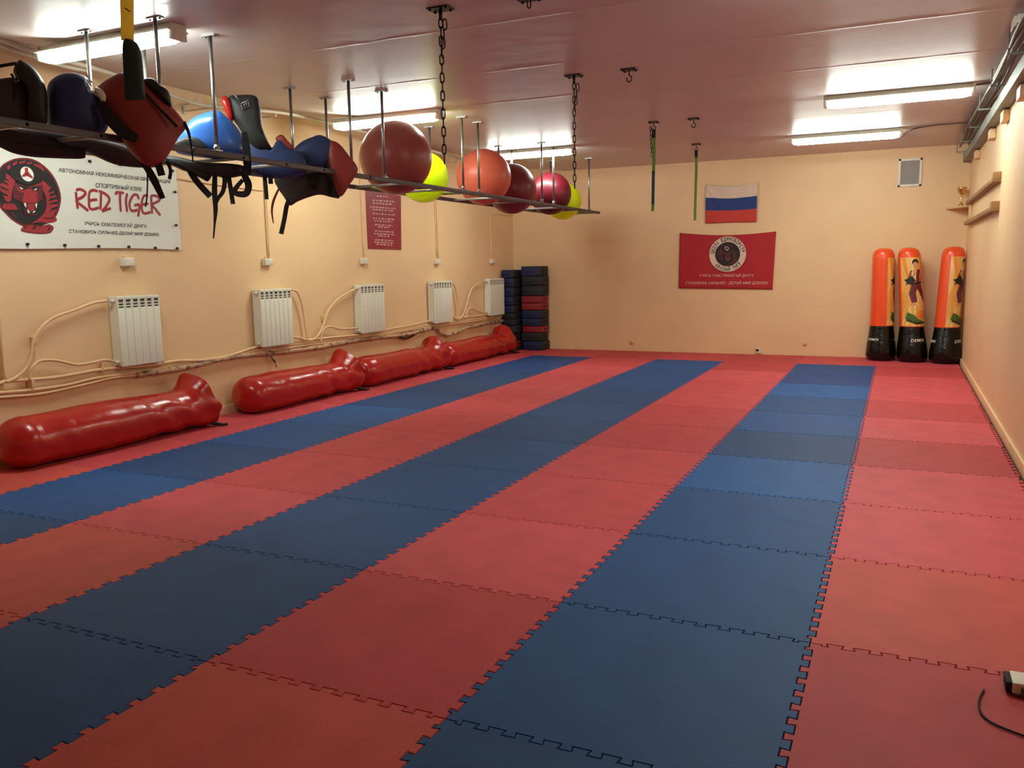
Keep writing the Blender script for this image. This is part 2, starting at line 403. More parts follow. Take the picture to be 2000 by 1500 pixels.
# ------------------------------------------------------------------ hanging racks
RX0, RX1, RZ = 1.46, 2.06, 2.185
BALLS = [  # x, y, z, r, colour, label
    (1.80, -5.10, 2.455, .345, 'brick', (150,70,62), 'big brick-red exercise ball, largest on the rack'),
    (*at(827, 346, 0, 1.66), .262, 'neon_near', (208,255,6), 'neon yellow exercise ball behind the big brick-red ball'),
    (1.76, -3.14, 2.447, .321, 'coral', (216,104,80), 'coral-orange exercise ball in the middle of the rack'),
    (1.76, -2.36, 2.37, .309, 'maroon', (122,40,48), 'dark maroon exercise ball behind the coral-orange ball'),
    (*at(1075, 378, 0, 1.78), .290, 'crimson', (94,12,28), 'crimson exercise ball between the maroon and the far yellow ball'),
    (*at(1100, 393, 0, 1.72), .266, 'neon_far', (208,255,6), 'neon yellow exercise ball at the far end of the rack')]
def rack(y0, y1, rods, label, bars):
    t = thing('hanging_rack', label, 'rack', (0, y0, RZ), 'steel ladder racks hung from the ceiling')
    for x in (RX0, RX1):
        P(t, MB().box((x-.019, y0, RZ-.019), (x+.019, y1, RZ+.019), bev=.004).build('rail', dsteel))
    for y in bars:
        P(t, MB().box((RX0-.019, y-.012, RZ-.012), (RX1+.019, y+.012, RZ+.010), bev=.003).build('crossbar', steel))
    for y in rods:
        for x in (RX0, RX1):
            rd = P(t, MB().tube([(x, y, RZ+.02), (x, y, ZC-.008)], .0125, 12).build('rod', steel))
            fl = MB().box((x-.055, y-.022, ZC-.009), (x+.055, y+.022, ZC-.0005)).tube([(x-.04, y, ZC-.009), (x-.04, y, ZC-.016)], .008, 8).tube([(x+.04, y, ZC-.009), (x+.04, y, ZC-.016)], .008, 8).build('flange', steel)
            fl.parent = rd
            ft = MB().box((x-.022, y-.03, RZ+.019), (x+.022, y+.03, RZ+.026)).tube([(x, y, RZ+.02), (x, y, RZ+.06)], .019, 12)
            for s in (-1, 1): ft.tube([(x, y+s*.022, RZ+.022), (x, y+s*.022, RZ+.045)], .007, 6)
            f = ft.build('foot', steel); f.parent = rd
            for k in (rd, ):
                pass
    return t
def bars_for(idx):
    out = []
    for i in idx:
        x, y, z, r = BALLS[i][:4]; h = math.sqrt((r+.011)**2-(z-RZ-.0)**2)
        out += [y-h-.004, y+h+.004]
    return out
rack(-10.05, -7.97, (-8.18,), 'steel hanging rack nearest the viewer, holding the black and navy pads', (-9.6, -9.1, -8.65, -8.2))
rack(-7.955, -5.965, (-7.73, -6.2), 'steel hanging rack holding the blue vinyl shield and strapped protectors', (-7.5, -7.05, -6.6, -6.15))
rack(-5.95, -4.06, (-5.71, -4.225), 'steel hanging rack under the big brick-red ball', bars_for((0, 1)))
rack(-4.045, -1.92, (-3.86, -2.09), 'steel hanging rack under the coral and maroon balls', bars_for((2, 3)))
rack(-1.905, .15, (-1.69, -.3), 'steel hanging rack nearest the back wall, under the crimson ball', bars_for((4, 5))+[.1])
for x, y, z, r, nm, rgb, lab in BALLS:
    m = mat('ball_rubber_'+nm, rgb, .38, var=.03, spec=.45)
    if 'neon' in nm:                                  # thin translucent vinyl: light passes through the shell
        bs = m.node_tree.nodes['Principled BSDF']; bs.inputs['Subsurface Weight'].default_value = 1.; bs.inputs['Subsurface Radius'].default_value = (1, 1, .3); bs.inputs['Subsurface Scale'].default_value = .7
    prof = [(r*math.sin(PI*k/36), -r*math.cos(PI*k/36)) for k in range(37)]
    prof = [(q if q > 1e-6 else 1e-5, zz) for q, zz in prof]
    t = thing('exercise_ball', lab, 'ball', (x, y, z), 'exercise balls on the hanging racks')
    MB().lathe(prof, seg=56, ax=(.2, -.1, 1)).build('shell', m, t)
    MB().lathe([(1e-5, r+.003), (.012, r+.003), (.016, r-.002)], seg=16, ax=(.3, .5, .6)).build('plug', plast, t)

# ------------------------------------------------------------------ protectors and pads on the racks
def facing(A):
    d = Vector((CAM.x-A.x, CAM.y-A.y, 0)); return d.normalized()
def gear(name, label, u, v, X, cat='pad', group='martial arts gear on the hanging racks'):
    A = at(u, v, 0, X)
    t = thing(name, label, cat, A, group); return t, A, facing(A)
def pts(l, A, n, d=0.): return [atp(u, v, A, n) + n*d for u, v in l]
def straps(t, A, n, lst, m=blackweb, d=.0, name='strap'):
    for l, wpx in lst:
        ws = wpx if isinstance(wpx, (list, tuple)) else [wpx]
        k = (atp(l[0][0]+1, l[0][1], A, n)-atp(l[0][0], l[0][1], A, n)).length
        mb = MB(); ribbon(mb, pts(l, A, n, d), 0, .005, n, wids=[q*k for q in ws]*(2 if len(ws) == 1 else 1))
        P(t, mb.build(name, m))
# black curved shield at the far left
t, A, n = gear('kick_shield', 'black curved kick shield at the left end of the rack', 40, 200, 1.80)
P(t, puffy(MB(), pts([(36,118),(48,121),(64,132),(78,148),(88,166),(93,190),(93,220),(90,246),(60,250),(52,220),(55,190),(46,165),(30,150),(26,136)], A, n), n, .07).build('curved_panel', blackleather))
P(t, puffy(MB(), pts([(-40,160),(0,152),(28,150),(50,165),(60,200),(62,236),(40,248),(0,243),(-40,240)], A, n, -.03), n, .06).build('body_panel', greyc))
straps(t, A, n, [([(-40,140),(-8,133),(14,129),(32,126)], 7), ([(22,146),(30,162),(29,180),(28,200)], 5)], d=.03)
P(t, MB().tube(pts([(28,160),(35,156),(37,163),(30,166),(28,160)], A, n, .075), .003, 6).build('buckle', steel))
# underside pads lying on the near rack
t, A, n = gear('folded_pad', 'dark folded pad hanging below the left rack, above the white banner', 80, 285, 1.62)
P(t, puffy(MB(), pts([(-40,272),(0,288),(25,299),(60,306),(105,309),(160,310),(167,303),(162,292),(120,280),(60,270),(0,262),(-40,258)], A, n), n, .05).build('pad_body', greyc))
P(t, puffy(MB(), pts([(-40,244),(0,248),(100,258),(200,274),(262,292),(300,312),(308,326),(270,328),(225,322),(190,306),(150,290),(60,282),(-40,272)], A, n, .02), n, .04).build('upper_fold', greyc))
straps(t, A, n, [([(95,271),(130,288),(166,296)], 6)], d=.075)
# navy body protector
t, A, n = gear('body_protector', 'navy blue rounded body protector beside the black curved shield', 150, 200, 1.93, 'protector')
P(t, puffy(MB(), pts([(92,166),(104,152),(122,144),(142,143),(162,148),(172,154),(178,170),(196,196),(208,216),(214,236),(200,262),(170,264),(130,258),(102,252),(92,236),(90,200)], A, n), n, .10, bend=.06).build('front_panel', blueleather))
lac = MB()
for a, b in (((168,150),(180,167)),((169,160),(179,173)),((170,168),(176,179)),((170,174),(178,184)),((179,183),(196,197))):
    lac.tube(pts([a, b], A, n, .075), .0045, 6)
P(t, lac.build('lacing', plast))
# red body protector
t, A, n = gear('body_protector', 'large red body protector with dark straps hanging over the rack edge', 275, 230, 2.16, 'protector')
P(t, puffy(MB(), pts([(183,173),(200,158),(220,147),(240,141),(264,145),(290,158),(312,182),(336,206),(358,232),(365,246),(350,266),(335,292),(322,312),(306,323),(290,326),(270,314),(248,288),(226,254),(206,216),(191,190)], A, n), n, .085, bend=.05).build('front_panel', redleather))
P(t, puffy(MB(), pts([(282,157),(298,156),(312,168),(328,180),(335,200),(333,210),(318,200),(300,184),(285,170)], A, n, .03), n, .06).build('shoulder_roll', blackleather))
P(t, puffy(MB(), pts([(185,176),(196,176),(206,186),(208,198),(202,206),(193,192)], A, n, .055), n, .02).build('arm_edging', radm))
straps(t, A, n, [([(286,190),(305,212),(325,232),(345,253)], 6), ([(196,206),(216,236),(242,262),(268,277)], [20,26,28,16])], d=.095)
straps(t, A, n, [([(262,300),(285,325),(300,350),(318,388)], [8,14,16,11]), ([(287,326),(288,350),(287,384),(284,404)], 3), ([(306,312),(311,326),(316,343)], 15), ([(326,314),(333,332),(331,350)], 7), ([(358,238),(368,258),(374,290),(377,316)], [9,6,3,3])], d=.0)
# dark bundle under the rail
t, A, n = gear('gear_bundle', 'dark bundle of folded gear bulging under the left rack', 400, 322, 1.78)
P(t, puffy(MB(), pts([(205,272),(240,268),(270,290),(300,302),(345,306),(400,318),(470,322),(486,336),(470,344),(440,348),(418,342),(400,352),(384,338),(360,334),(330,322),(290,322),(250,322),(225,310),(210,296)], A, n), n, .06).build('bundle_body', blackleather))
straps(t, A, n, [([(364,322),(378,346),(394,366),(411,384)], [10,13,13,13]), ([(420,335),(419,375),(421,410),(419,440),(417,466)], [9,11,9,4,3]), ([(438,334),(439,355),(435,375),(426,388),(421,402)], [11,9,8,5]), ([(445,336),(449,360),(455,399)], 9), ([(398,340),(404,352),(412,340)], 7)], d=.02)
straps(t, A, n, [([(468,326),(478,345),(485,362),(481,378),(468,380),(458,376),(462,366),(474,352)], [12,14,13,10,8])], d=.03, name='looped_strap')
# bright blue shield
t, A, n = gear('kick_shield', 'bright blue vinyl shield with a shiny top behind a rack rod', 415, 265, 1.84)
P(t, puffy(MB(), pts([(342,282),(352,254),(374,232),(400,221),(425,216),(444,229),(462,246),(478,268),(490,292),(486,308),(440,312),(380,305),(346,296)], A, n), n, .13, bend=.10).build('front_panel', bluesatin))
P(t, puffy(MB(), pts([(344,284),(358,275),(376,272),(392,278),(404,290),(398,298),(370,298),(346,296)], A, n, .12), n, .025).build('arm_cuff', blackleather))
straps(t, A, n, [([(476,262),(480,290),(482,320),(484,345)], [10,15,16,12])], d=.10)
# black thai pad with red edge
t, A, n = gear('thai_pad', 'black strike pad with red edge and buckle, standing on the blue gear', 485, 240, 1.72)
P(t, puffy(MB(), pts([(446,191),(462,186),(498,187),(508,208),(511,230),(514,252),(527,284),(530,292),(505,294),(484,276),(464,246),(452,226)], A, n), n, .075).build('pad_body', blackleather))
P(t, puffy(MB(), pts([(433,191),(442,189),(450,200),(455,222),(455,238),(449,240),(440,220),(434,204)], A, n, .02), n, .05).build('edge_roll', redv))
bk = MB()
for l in ([(471,206),(484,200),(487,212),(474,218),(471,206)], [(476,204),(479,215)], [(480,202),(483,213)], [(456,186),(464,196),(470,208)]): bk.tube(pts(l, A, n, .085), .0035, 6)
P(t, bk.build('buckle', steel))
# blue sparring vest below
t, A, n = gear('body_protector', 'crumpled navy vest with a red flap between the black pad and the end protector', 530, 300, 1.80, 'protector')
P(t, puffy(MB(), pts([(472,266),(488,262),(504,292),(530,290),(540,276),(552,272),(572,292),(590,300),(600,336),(560,350),(520,346),(490,338),(478,310)], A, n), n, .085).build('vest_body', blueleather))
P(t, puffy(MB(), pts([(538,272),(550,264),(562,276),(574,291),(566,298),(552,286)], A, n, .03), n, .03).build('collar_flap', redleather))
straps(t, A, n, [([(517,342),(519,364),(521,390)], 8), ([(528,344),(529,360)], 9)], d=.03)
# end protector: navy top, red side, grey lining
t, A, n = gear('body_protector', 'navy and red body protector nearest the big brick-red ball', 625, 325, 1.93, 'protector')
P(t, puffy(MB(), pts([(572,296),(588,278),(610,268),(626,264),(645,273),(655,285),(650,312),(632,330),(600,334),(576,326)], A, n), n, .10).build('shoulder_panel', blueleather))
P(t, puffy(MB(), pts([(642,278),(654,278),(666,286),(682,306),(697,326),(697,340),(684,360),(668,384),(656,376),(644,330),(638,300)], A, n, .05), n, .05).build('side_panel', redleather))
P(t, puffy(MB(), pts([(536,348),(560,322),(600,318),(640,318),(656,350),(664,384),(652,386),(625,380),(600,386),(580,394),(566,401),(554,384),(542,366)], A, n, -.02), n, .035).build('lining_panel', greyc))
straps(t, A, n, [([(634,304),(624,330),(618,350),(612,372)], 13), ([(640,316),(652,350),(656,386)], [8,12,13])], d=.06)
straps(t, A, n, [([(566,388),(560,402),(555,430),(549,457)], [8,9,9,9])], d=.0)
straps(t, A, n, [([(545,368),(535,390),(531,412),(534,436)], [4,5,4,2])], m=inkmar, d=.0, name='cord')

# ------------------------------------------------------------------ hanging belt in front
hx, hy = 3.70, -9.85
t = thing('hanging_belt', 'yellow webbing belt with a dark green sleeve hanging from the ceiling', 'strap', (hx, hy, ZC))
A = Vector((hx, hy, 2.2)); n = facing(A)
mb = MB(); ribbon(mb, pts([(243,-260),(246,-100),(248,0),(249,80)], A, n), .044, .006, n); P(t, mb.build('webbing', yellowweb))
P(t, puffy(MB(), pts([(240,80),(262,80),(274,96),(279,130),(283,186),(279,194),(250,196),(244,190),(241,140)], A, n), n, .022, n=3).build('sleeve', darkgreen))
mk = MB(); ribbon(mk, pts([(244,16),(255,24)], A, n, .005), .0035, .002, n); P(t, mk.build('stitch_mark', blackweb))
P(t, MB().box((hx-.12, hy-.06, ZC-.01), (hx+.08, hy+.06, ZC-.0005)).build('ceiling_plate', iron))

# ------------------------------------------------------------------ chains, green straps and hooks
LINK = None
def link_mesh():
    pth = [(0.009*math.cos(a), 0, .017*math.sin(a)+(.008 if math.sin(a) > 0 else -.008)) for a in [2*PI*k/20 for k in range(20)]]
    o = MB().tube(pth, .0036, 6, closed=True).build('link', iron); return o
def plate(t, x, y, s=.07):
    mb = MB().box((x-s, y-s*.7, ZC-.009), (x+s, y+s*.7, ZC-.0005))
    for a in (-1, 1):
        for b in (-1, 1): mb.tube([(x+a*s*.75, y+b*s*.45, ZC-.009), (x+a*s*.75, y+b*s*.45, ZC-.018)], .008, 6)
    P(t, mb.build('ceiling_plate', iron))
def chain(t, x, y, z0, z1, sc_=1., dx=0.):
    global LINK
    pitch = .042*sc_; k = 0; z = z0
    while z > z1:
        if LINK is None: o = LINK = link_mesh()
        else: o = LINK.copy(); C.objects.link(o)
        f = (z0-z)/(z0-z1)
        o.parent = t; o.location = Vector((x+dx*f, y, z)) - Vector(t.location); o.scale = (sc_, sc_, sc_); o.rotation_euler = (0, 0, (k % 2)*PI/2 + .5)
        z -= pitch; k += 1
def hook(t, x, y, ln):
    pth = [(x, y, ZC-.008), (x, y, ZC-ln*.45)]+[(x+.02*math.sin(a), y, ZC-ln*.45-.024+.024*math.cos(a)) for a in [PI*2*k/14*.82 for k in range(1, 15)]]
    P(t, MB().tube(pth, .005, 8).build('hook', iron))
def hang_chain(x, y, zb, label):
    t = thing('hanging_chain', label, 'chain', (x, y, ZC), 'chains hanging from the ceiling')
    plate(t, x, y); P(t, MB().tube([(x, y, ZC-.008), (x, y, ZC-.07)], .011, 10).build('eye_bolt', iron))
    chain(t, x, y, ZC-.085, zb, 1.25); chain(t, x+.035, y-.012, ZC-.10, ZC-.26, 1.25, -.025)
hang_chain(3.679, -7.528, 2.04, 'dark chain hanging nearest the viewer, in front of the yellow ball')
hang_chain(3.756, -5.456, 2.05, 'dark chain hanging in front of the far yellow ball')
t = thing('ceiling_hook', 'short dark ceiling hook with a chain end at the top edge of the photo', 'hook', (4.227, -7.46, ZC), 'ceiling hooks')
plate(t, 4.227, -7.46); chain(t, 4.227, -7.46, ZC-.03, ZC-.06, 1.1)
for x, y, lab in ((4.219, -5.445, 'bare metal ceiling hook right of the second chain'), (4.165, -2.897, 'bare metal ceiling hook above the russian tricolour, between the straps')):
    lab = lab.replace('russian ', '')
    t = thing('ceiling_hook', lab, 'hook', (x, y, ZC), 'ceiling hooks'); plate(t, x, y, .06); hook(t, x, y, .11)
def green_strap(x, y, zb, label, ch):
    t = thing('hanging_strap', label, 'strap', (x, y, ZC), 'green straps hanging from the ceiling')
    plate(t, x, y, .055); hook(t, x, y, .10); A = Vector((x, y, 2.5)); n = facing(A)
    mb = MB(); top = ZC-.11
    ribbon(mb, [(x, y, top), (x+.004, y, top-.2), (x, y, (top+zb)/2), (x-.006, y, zb)], .034, .010, n); P(t, mb.build('webbing', greenm))
    mb = MB(); ribbon(mb, [Vector((x, y, top+.03))+n*.006, Vector((x, y, top-.06))+n*.006], .040, .012, n); P(t, mb.build('loop', blackweb))
    if ch: chain(t, x-.035, y-.01, ZC-.07, 2.56, 1.1, .02)
    if ch: mb = MB(); ribbon(mb, [Vector((x-.002, y, 2.42))+n*.006, Vector((x-.005, y, 2.06))+n*.006], .032, .003, n); P(t, mb.build('dark_patch', darkgreen))
green_strap(3.728, -2.894, 1.985, 'dark green hanging strap with a chain alongside', True)
green_strap(3.761, -.93, 1.965, 'plain green hanging strap left of the tricolour flag', False)

# ------------------------------------------------------------------ radiators
RAD = [(-7.155, -6.712, 6, 'radiator below the white banner, nearest the viewer'), (-5.425, -4.935, 7, 'second radiator from the viewer, pipe on its right side'),
       (-3.655, -3.14, 7, 'third radiator from the viewer, below the maroon poster'), (-1.885, -1.36, 7, 'fourth radiator from the viewer, with a bent bottom corner'),
       (-.105, .42, 7, 'radiator beside the stacked dark pads')]
for i, (y0, y1, ns, lab) in enumerate(RAD):
    t = thing('radiator', 'cream ribbed '+lab, 'radiator', (XL, y0, .62), 'wall radiators')
    wd = (y1-y0)/ns; x0, x1 = XL+.012, XL+.118
    for k in range(ns):
        a, b = y0+k*wd+.002, y0+(k+1)*wd-.002
        s = MB(); s.box((x1-.014, a, .622), (x1, b, 1.115), bev=.003); s.box((x0, a+(.001 if k == 0 else .012), .63), (x1-.01, b-(.001 if k == ns-1 else .012), 1.20)); s.box((x0, a, 1.185), (x1, b, 1.212), bev=.004)
        s.box((x1-.008, a, 1.105), (x1-.001, a+.010, 1.19)); s.box((x1-.008, b-.010, 1.105), (x1-.001, b, 1.19))
        for z in (1.133, 1.158): s.box((x1-.012, a+.006, z-.0045), (x1-.003, b-.006, z+.0045))
        s.box((x0+.004, a+.006, .64), (x0+.02, b-.006, 1.19))
        P(t, s.build('section', radm))
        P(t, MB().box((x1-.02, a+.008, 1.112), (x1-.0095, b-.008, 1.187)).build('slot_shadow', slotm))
    for z in (.66, 1.175):
        P(t, MB().tube([(x0+.063, y0-.03, z), (x0+.063, y0+.01, z)], .017, 12).build('valve', plast))
        P(t, MB().tube([(x0+.063, y1-.01, z), (x0+.063, y1+.022, z)], .017, 12).build('plug', plast))
    for z in (.75, 1.10): P(t, MB().box((XL+.001, y0+.05, z), (x0+.01, y0+.07, z+.02)).box((XL+.001, y1-.07, z), (x0+.01, y1-.05, z+.02)).build('bracket', steel))

# ------------------------------------------------------------------ pipes on the left wall
def wpipe(px, r, label, x=XL+.03, m=pipem, name='heating_pipe', cat='pipe', group='heating pipes along the left wall', smooth=6, radii=None, cls=None):
    p = [at(u, v, 0, x) for u, v in px]; pp = cat_rom(p, smooth)
    o = MB().tube(pp, r, 10, radii=[radii(i, len(pp)) for i in range(len(pp))] if radii else None).build(name, m); rebase(o, p[0])
    return tag(o, label, cat, group)
for k, (px, r, lab) in enumerate([
    ([(-40,758),(0,748),(20,744),(100,738),(150,722+8),(195,722),(300,712),(345,705),(400,703),(450,694),(500,678),(560,668),(600,664),(680,656),(720,652),(760,643),(800,636),(845,626),(900,620),(940,616),(982,608)], .014, 'upper painted heating pipe running under all the radiators'),
    ([(-40,772),(0,767),(60,762),(130,752),(190,738),(300,722),(360,708),(430,700),(500,684),(560,674),(620,668),(680,660),(720,656),(780,646),(850,633),(920,625),(982,612)], .013, 'middle painted heating pipe, second of the long pipes'),
    ([(-40,782),(0,776),(80,769),(160,752),(220,738),(270,732),(300,724),(380,712),(440,702),(500,689),(600,674),(690,664),(760,652),(840,638),(920,628),(982,617)], .011, 'lower painted heating pipe, lowest of the thin long pipes')]):
    wpipe(px, r, lab, XL+.035+.012*(k == 0))
o = wpipe([(268,733),(285,729),(310,726),(350,720),(390,712),(430,702),(480,694),(530,689),(580,684),(630,677),(690,666),(730,660),(770,656),(800,652),(850,640),(860,650),(875,654),(895,648),(912,640),(950,632),(982,626)], .03, 'thick flaking wrapped pipe below the long heating pipes', XL+.045, insul, radii=lambda i, n: .024+.009*noise.noise((i*.45, 3, 1)))
wpipe([(775,655),(784,660),(794,661),(804,657),(812,652)], .012, 'dark sagging loop of loose pipe wrap below the third radiator', XL+.05, iron, name='pipe_wrap', cat='pipe wrap')
wpipe([(528,690),(532,700),(538,708),(540,717)], .012, 'torn strip of pipe wrap dangling below the second radiator', XL+.05, insul, name='pipe_wrap', cat='pipe wrap')
br = [([(208,587),(180,592),(150,604),(110,618),(88,632),(72,652),(64,672),(60,698),(50,720),(30,738),(12,746)], 'curved branch pipe to the top of the nearest radiator'),
      ([(58,742),(60,722),(72,708),(90,703),(115,705),(150,712),(180,708),(205,703),(226,707)], 'curved branch pipe to the bottom of the nearest radiator'),
      ([(570,566),(580,570),(588,588),(593,612),(597,640),(600,662)], 'branch pipe from the top right of the second radiator'),
      ([(570,658),(585,660),(600,664),(614,662),(626,648),(634,628),(642,606),(656,588),(672,576),(698,562)], 'curved branch pipe to the top of the third radiator'),
      ([(627,668),(629,650),(636,640),(648,638),(662,642),(680,642),(702,640)], 'curved branch pipe to the bottom of the third radiator'),
      ([(882,553),(888,558),(892,574),(895,598),(895,622)], 'branch pipe from the top right of the fourth radiator'),
      ([(884,618),(892,623),(899,622),(906,612),(912,592),(918,572),(926,558),(940,551),(954,549)], 'curved branch pipe to the top of the radiator by the pads'),
      ([(910,622),(913,606),(920,602),(930,606),(942,610),(954,609)], 'curved branch pipe to the bottom of the radiator by the pads')]
for px, lab in br: wpipe(px, .012, lab, XL+.06, group='branch pipes to the radiators')
wpipe([(-6,560),(2,660),(10,742)], .014, 'vertical pipe at the left edge of the photo', XL+.04, group='branch pipes to the radiators')
# pipe clips: small saddles on the wall
for u, v, lab in ((195,716,'small pipe clip left of the nearest radiator'), (313,704,'small pipe clip under the right end of the nearest radiator'), (58,748,'small pipe clip where the lower branch meets the long pipes'), (64,666,'small clip on the upper branch of the nearest radiator'), (631,622,'small clip on the upper branch of the third radiator')):
    p = at(u, v, 0, XL+.02); o = MB().box((XL+.001, -.012, -.035), (XL+.062, .012, .035), bev=.004).build('pipe_clip', pipem)
    for vv in o.data.vertices: vv.co.x -= XL
    o.location = (XL, p.y, p.z); tag(o, lab, 'clip', 'pipe clips')
# white pipe at the ceiling line
wpipe([(-60,48),(0,76),(60,98),(120,116),(200,138),(300,172),(355,194),(400,206),(480,214),(560,222),(640,240),(690,252),(760,272),(840,294),(905,312)], .017, 'long white pipe high along the left wall below the ceiling', XL+.36, whitepipe, group='pipes under the ceiling')
wpipe([(-60,72),(0,88),(60,108),(120,128),(170,138)], .015, 'second whitewashed pipe sagging under the ceiling pipe at far left', XL+.30, whitepipe, group='pipes under the ceiling')
for u, v, lab in ((375,202,'pale pipe bracket behind the nearest rack rods'), (402,212,'pale pipe bracket above the bright blue shield'), (524,228,'pale pipe bracket right of the black strike pad'), (880,318,'pale pipe bracket between the near yellow and coral balls')):
    p = at(u, v, 0, XL+.26)
    t = thing('pipe_bracket', lab, 'bracket', (XL, p.y, p.z), 'brackets of the ceiling pipe')
    P(t, MB().box((XL+.001, p.y-.02, p.z-.03), (XL+.012, p.y+.02, p.z+.05)).box((XL+.01, p.y-.012, p.z-.006), (XL+.36, p.y+.012, p.z+.006)).build('arm', whitepipe))
    P(t, MB().tube([(XL+.32, p.y, p.z), (XL+.36, p.y-.01, p.z+.02), (XL+.36, p.y-.01, p.z+.05)], .010, 8).build('clamp', whitepipe))
# conduits down to the junction boxes
def conduit(px, r, lab, x=XL+.008): return wpipe(px, r, lab, x, pipem, 'wall_conduit', 'conduit', 'wall conduits', smooth=2)
conduit([(340,348),(420,360),(513,372)], .008, 'horizontal brown-shaded conduit right of the white banner')
conduit([(515,330),(519,420),(524,506)], .010, 'vertical conduit above the second junction box')
conduit([(520,372),(523,440),(526,506)], .006, 'thinner vertical cable beside the second conduit')
conduit([(703,300),(706,400),(711,506)], .007, 'thin vertical conduit left of the maroon poster')
conduit([(848,380),(851,440),(853,505)], .010, 'vertical conduit below the near yellow ball')
conduit([(852,390),(854,450),(856,505)], .005, 'thin cable beside the conduit below the near yellow ball')
conduit([(957,424),(959,470),(960,505)], .008, 'vertical conduit nearest the back left corner')
conduit([(962,417),(985,420),(1001,421)], .008, 'short horizontal conduit in the back left corner')
for u, v, lab in ((249,512,'below the white banner'), (523,512,'above the second radiator'), (712,510,'left below the maroon poster'), (855,511,'above the fourth radiator'), (962,510,'nearest the back left corner')):
    p = at(u, v, 0, XL+.03)
    t = thing('junction_box', 'white junction box on the left wall '+lab, 'box', (XL, p.y, p.z), 'white junction boxes')
    P(t, MB().box((XL+.0005, p.y-.062, p.z-.037), (XL+.045, p.y+.062, p.z+.037), bev=.006).build('box_body', plast))
    P(t, MB().box((XL+.045, p.y-.056, p.z-.031), (XL+.050, p.y+.056, p.z+.031), bev=.002).build('cover', plast))
    P(t, MB().tube([(XL+.012, p.y-.01, p.z+.035), (XL+.012, p.y-.01, p.z+.06)], .009, 8).build('gland', pipem))

# ------------------------------------------------------------------ white banner on the left wall
def bl(u, v): p = at(u, v, 0, XL+.012); return (p.y, p.z)
by0, by1, bz0, bz1 = -8.62, -6.322, 1.608, 2.345
def bsag(y, z):
    f = (y-by0)/(by1-by0); g = (z-bz0)/(bz1-bz0)
    return .006+.010*(.5+.5*noise.noise((y*1.6+z*1.1, z*.9, 4)))+.006*abs(math.sin(7*f+3*g))*.6
def b3(y, z, h=0.): return (XL+.004+bsag(y, z)+h, y, z)
t = thing('wall_banner', 'white club banner with tiger emblem and red brush lettering on the left wall', 'banner', (XL, -7.4, 1.97))
mb = MB(); nx, nz_ = 60, 20; vs, fs = [], []
for i in range(nx+1):
    for j in range(nz_+1):
        y = by0+(by1-by0)*i/nx; z0 = bz0-.008*math.sin(PI*2*i/nx); z1 = bz1-.006*math.sin(9*i/nx); z = z0+(z1-z0)*j/nz_
        vs.append(b3(y, z))
for i in range(nx):
    for j in range(nz_): fs.append((i*(nz_+1)+j, (i+1)*(nz_+1)+j, (i+1)*(nz_+1)+j+1, i*(nz_+1)+j+1))
P(t, mb.add(vs, fs, 0, True).build('sheet', bannerm))
em = lambda x, y: bl(x/9.09, 300+y/9.09)
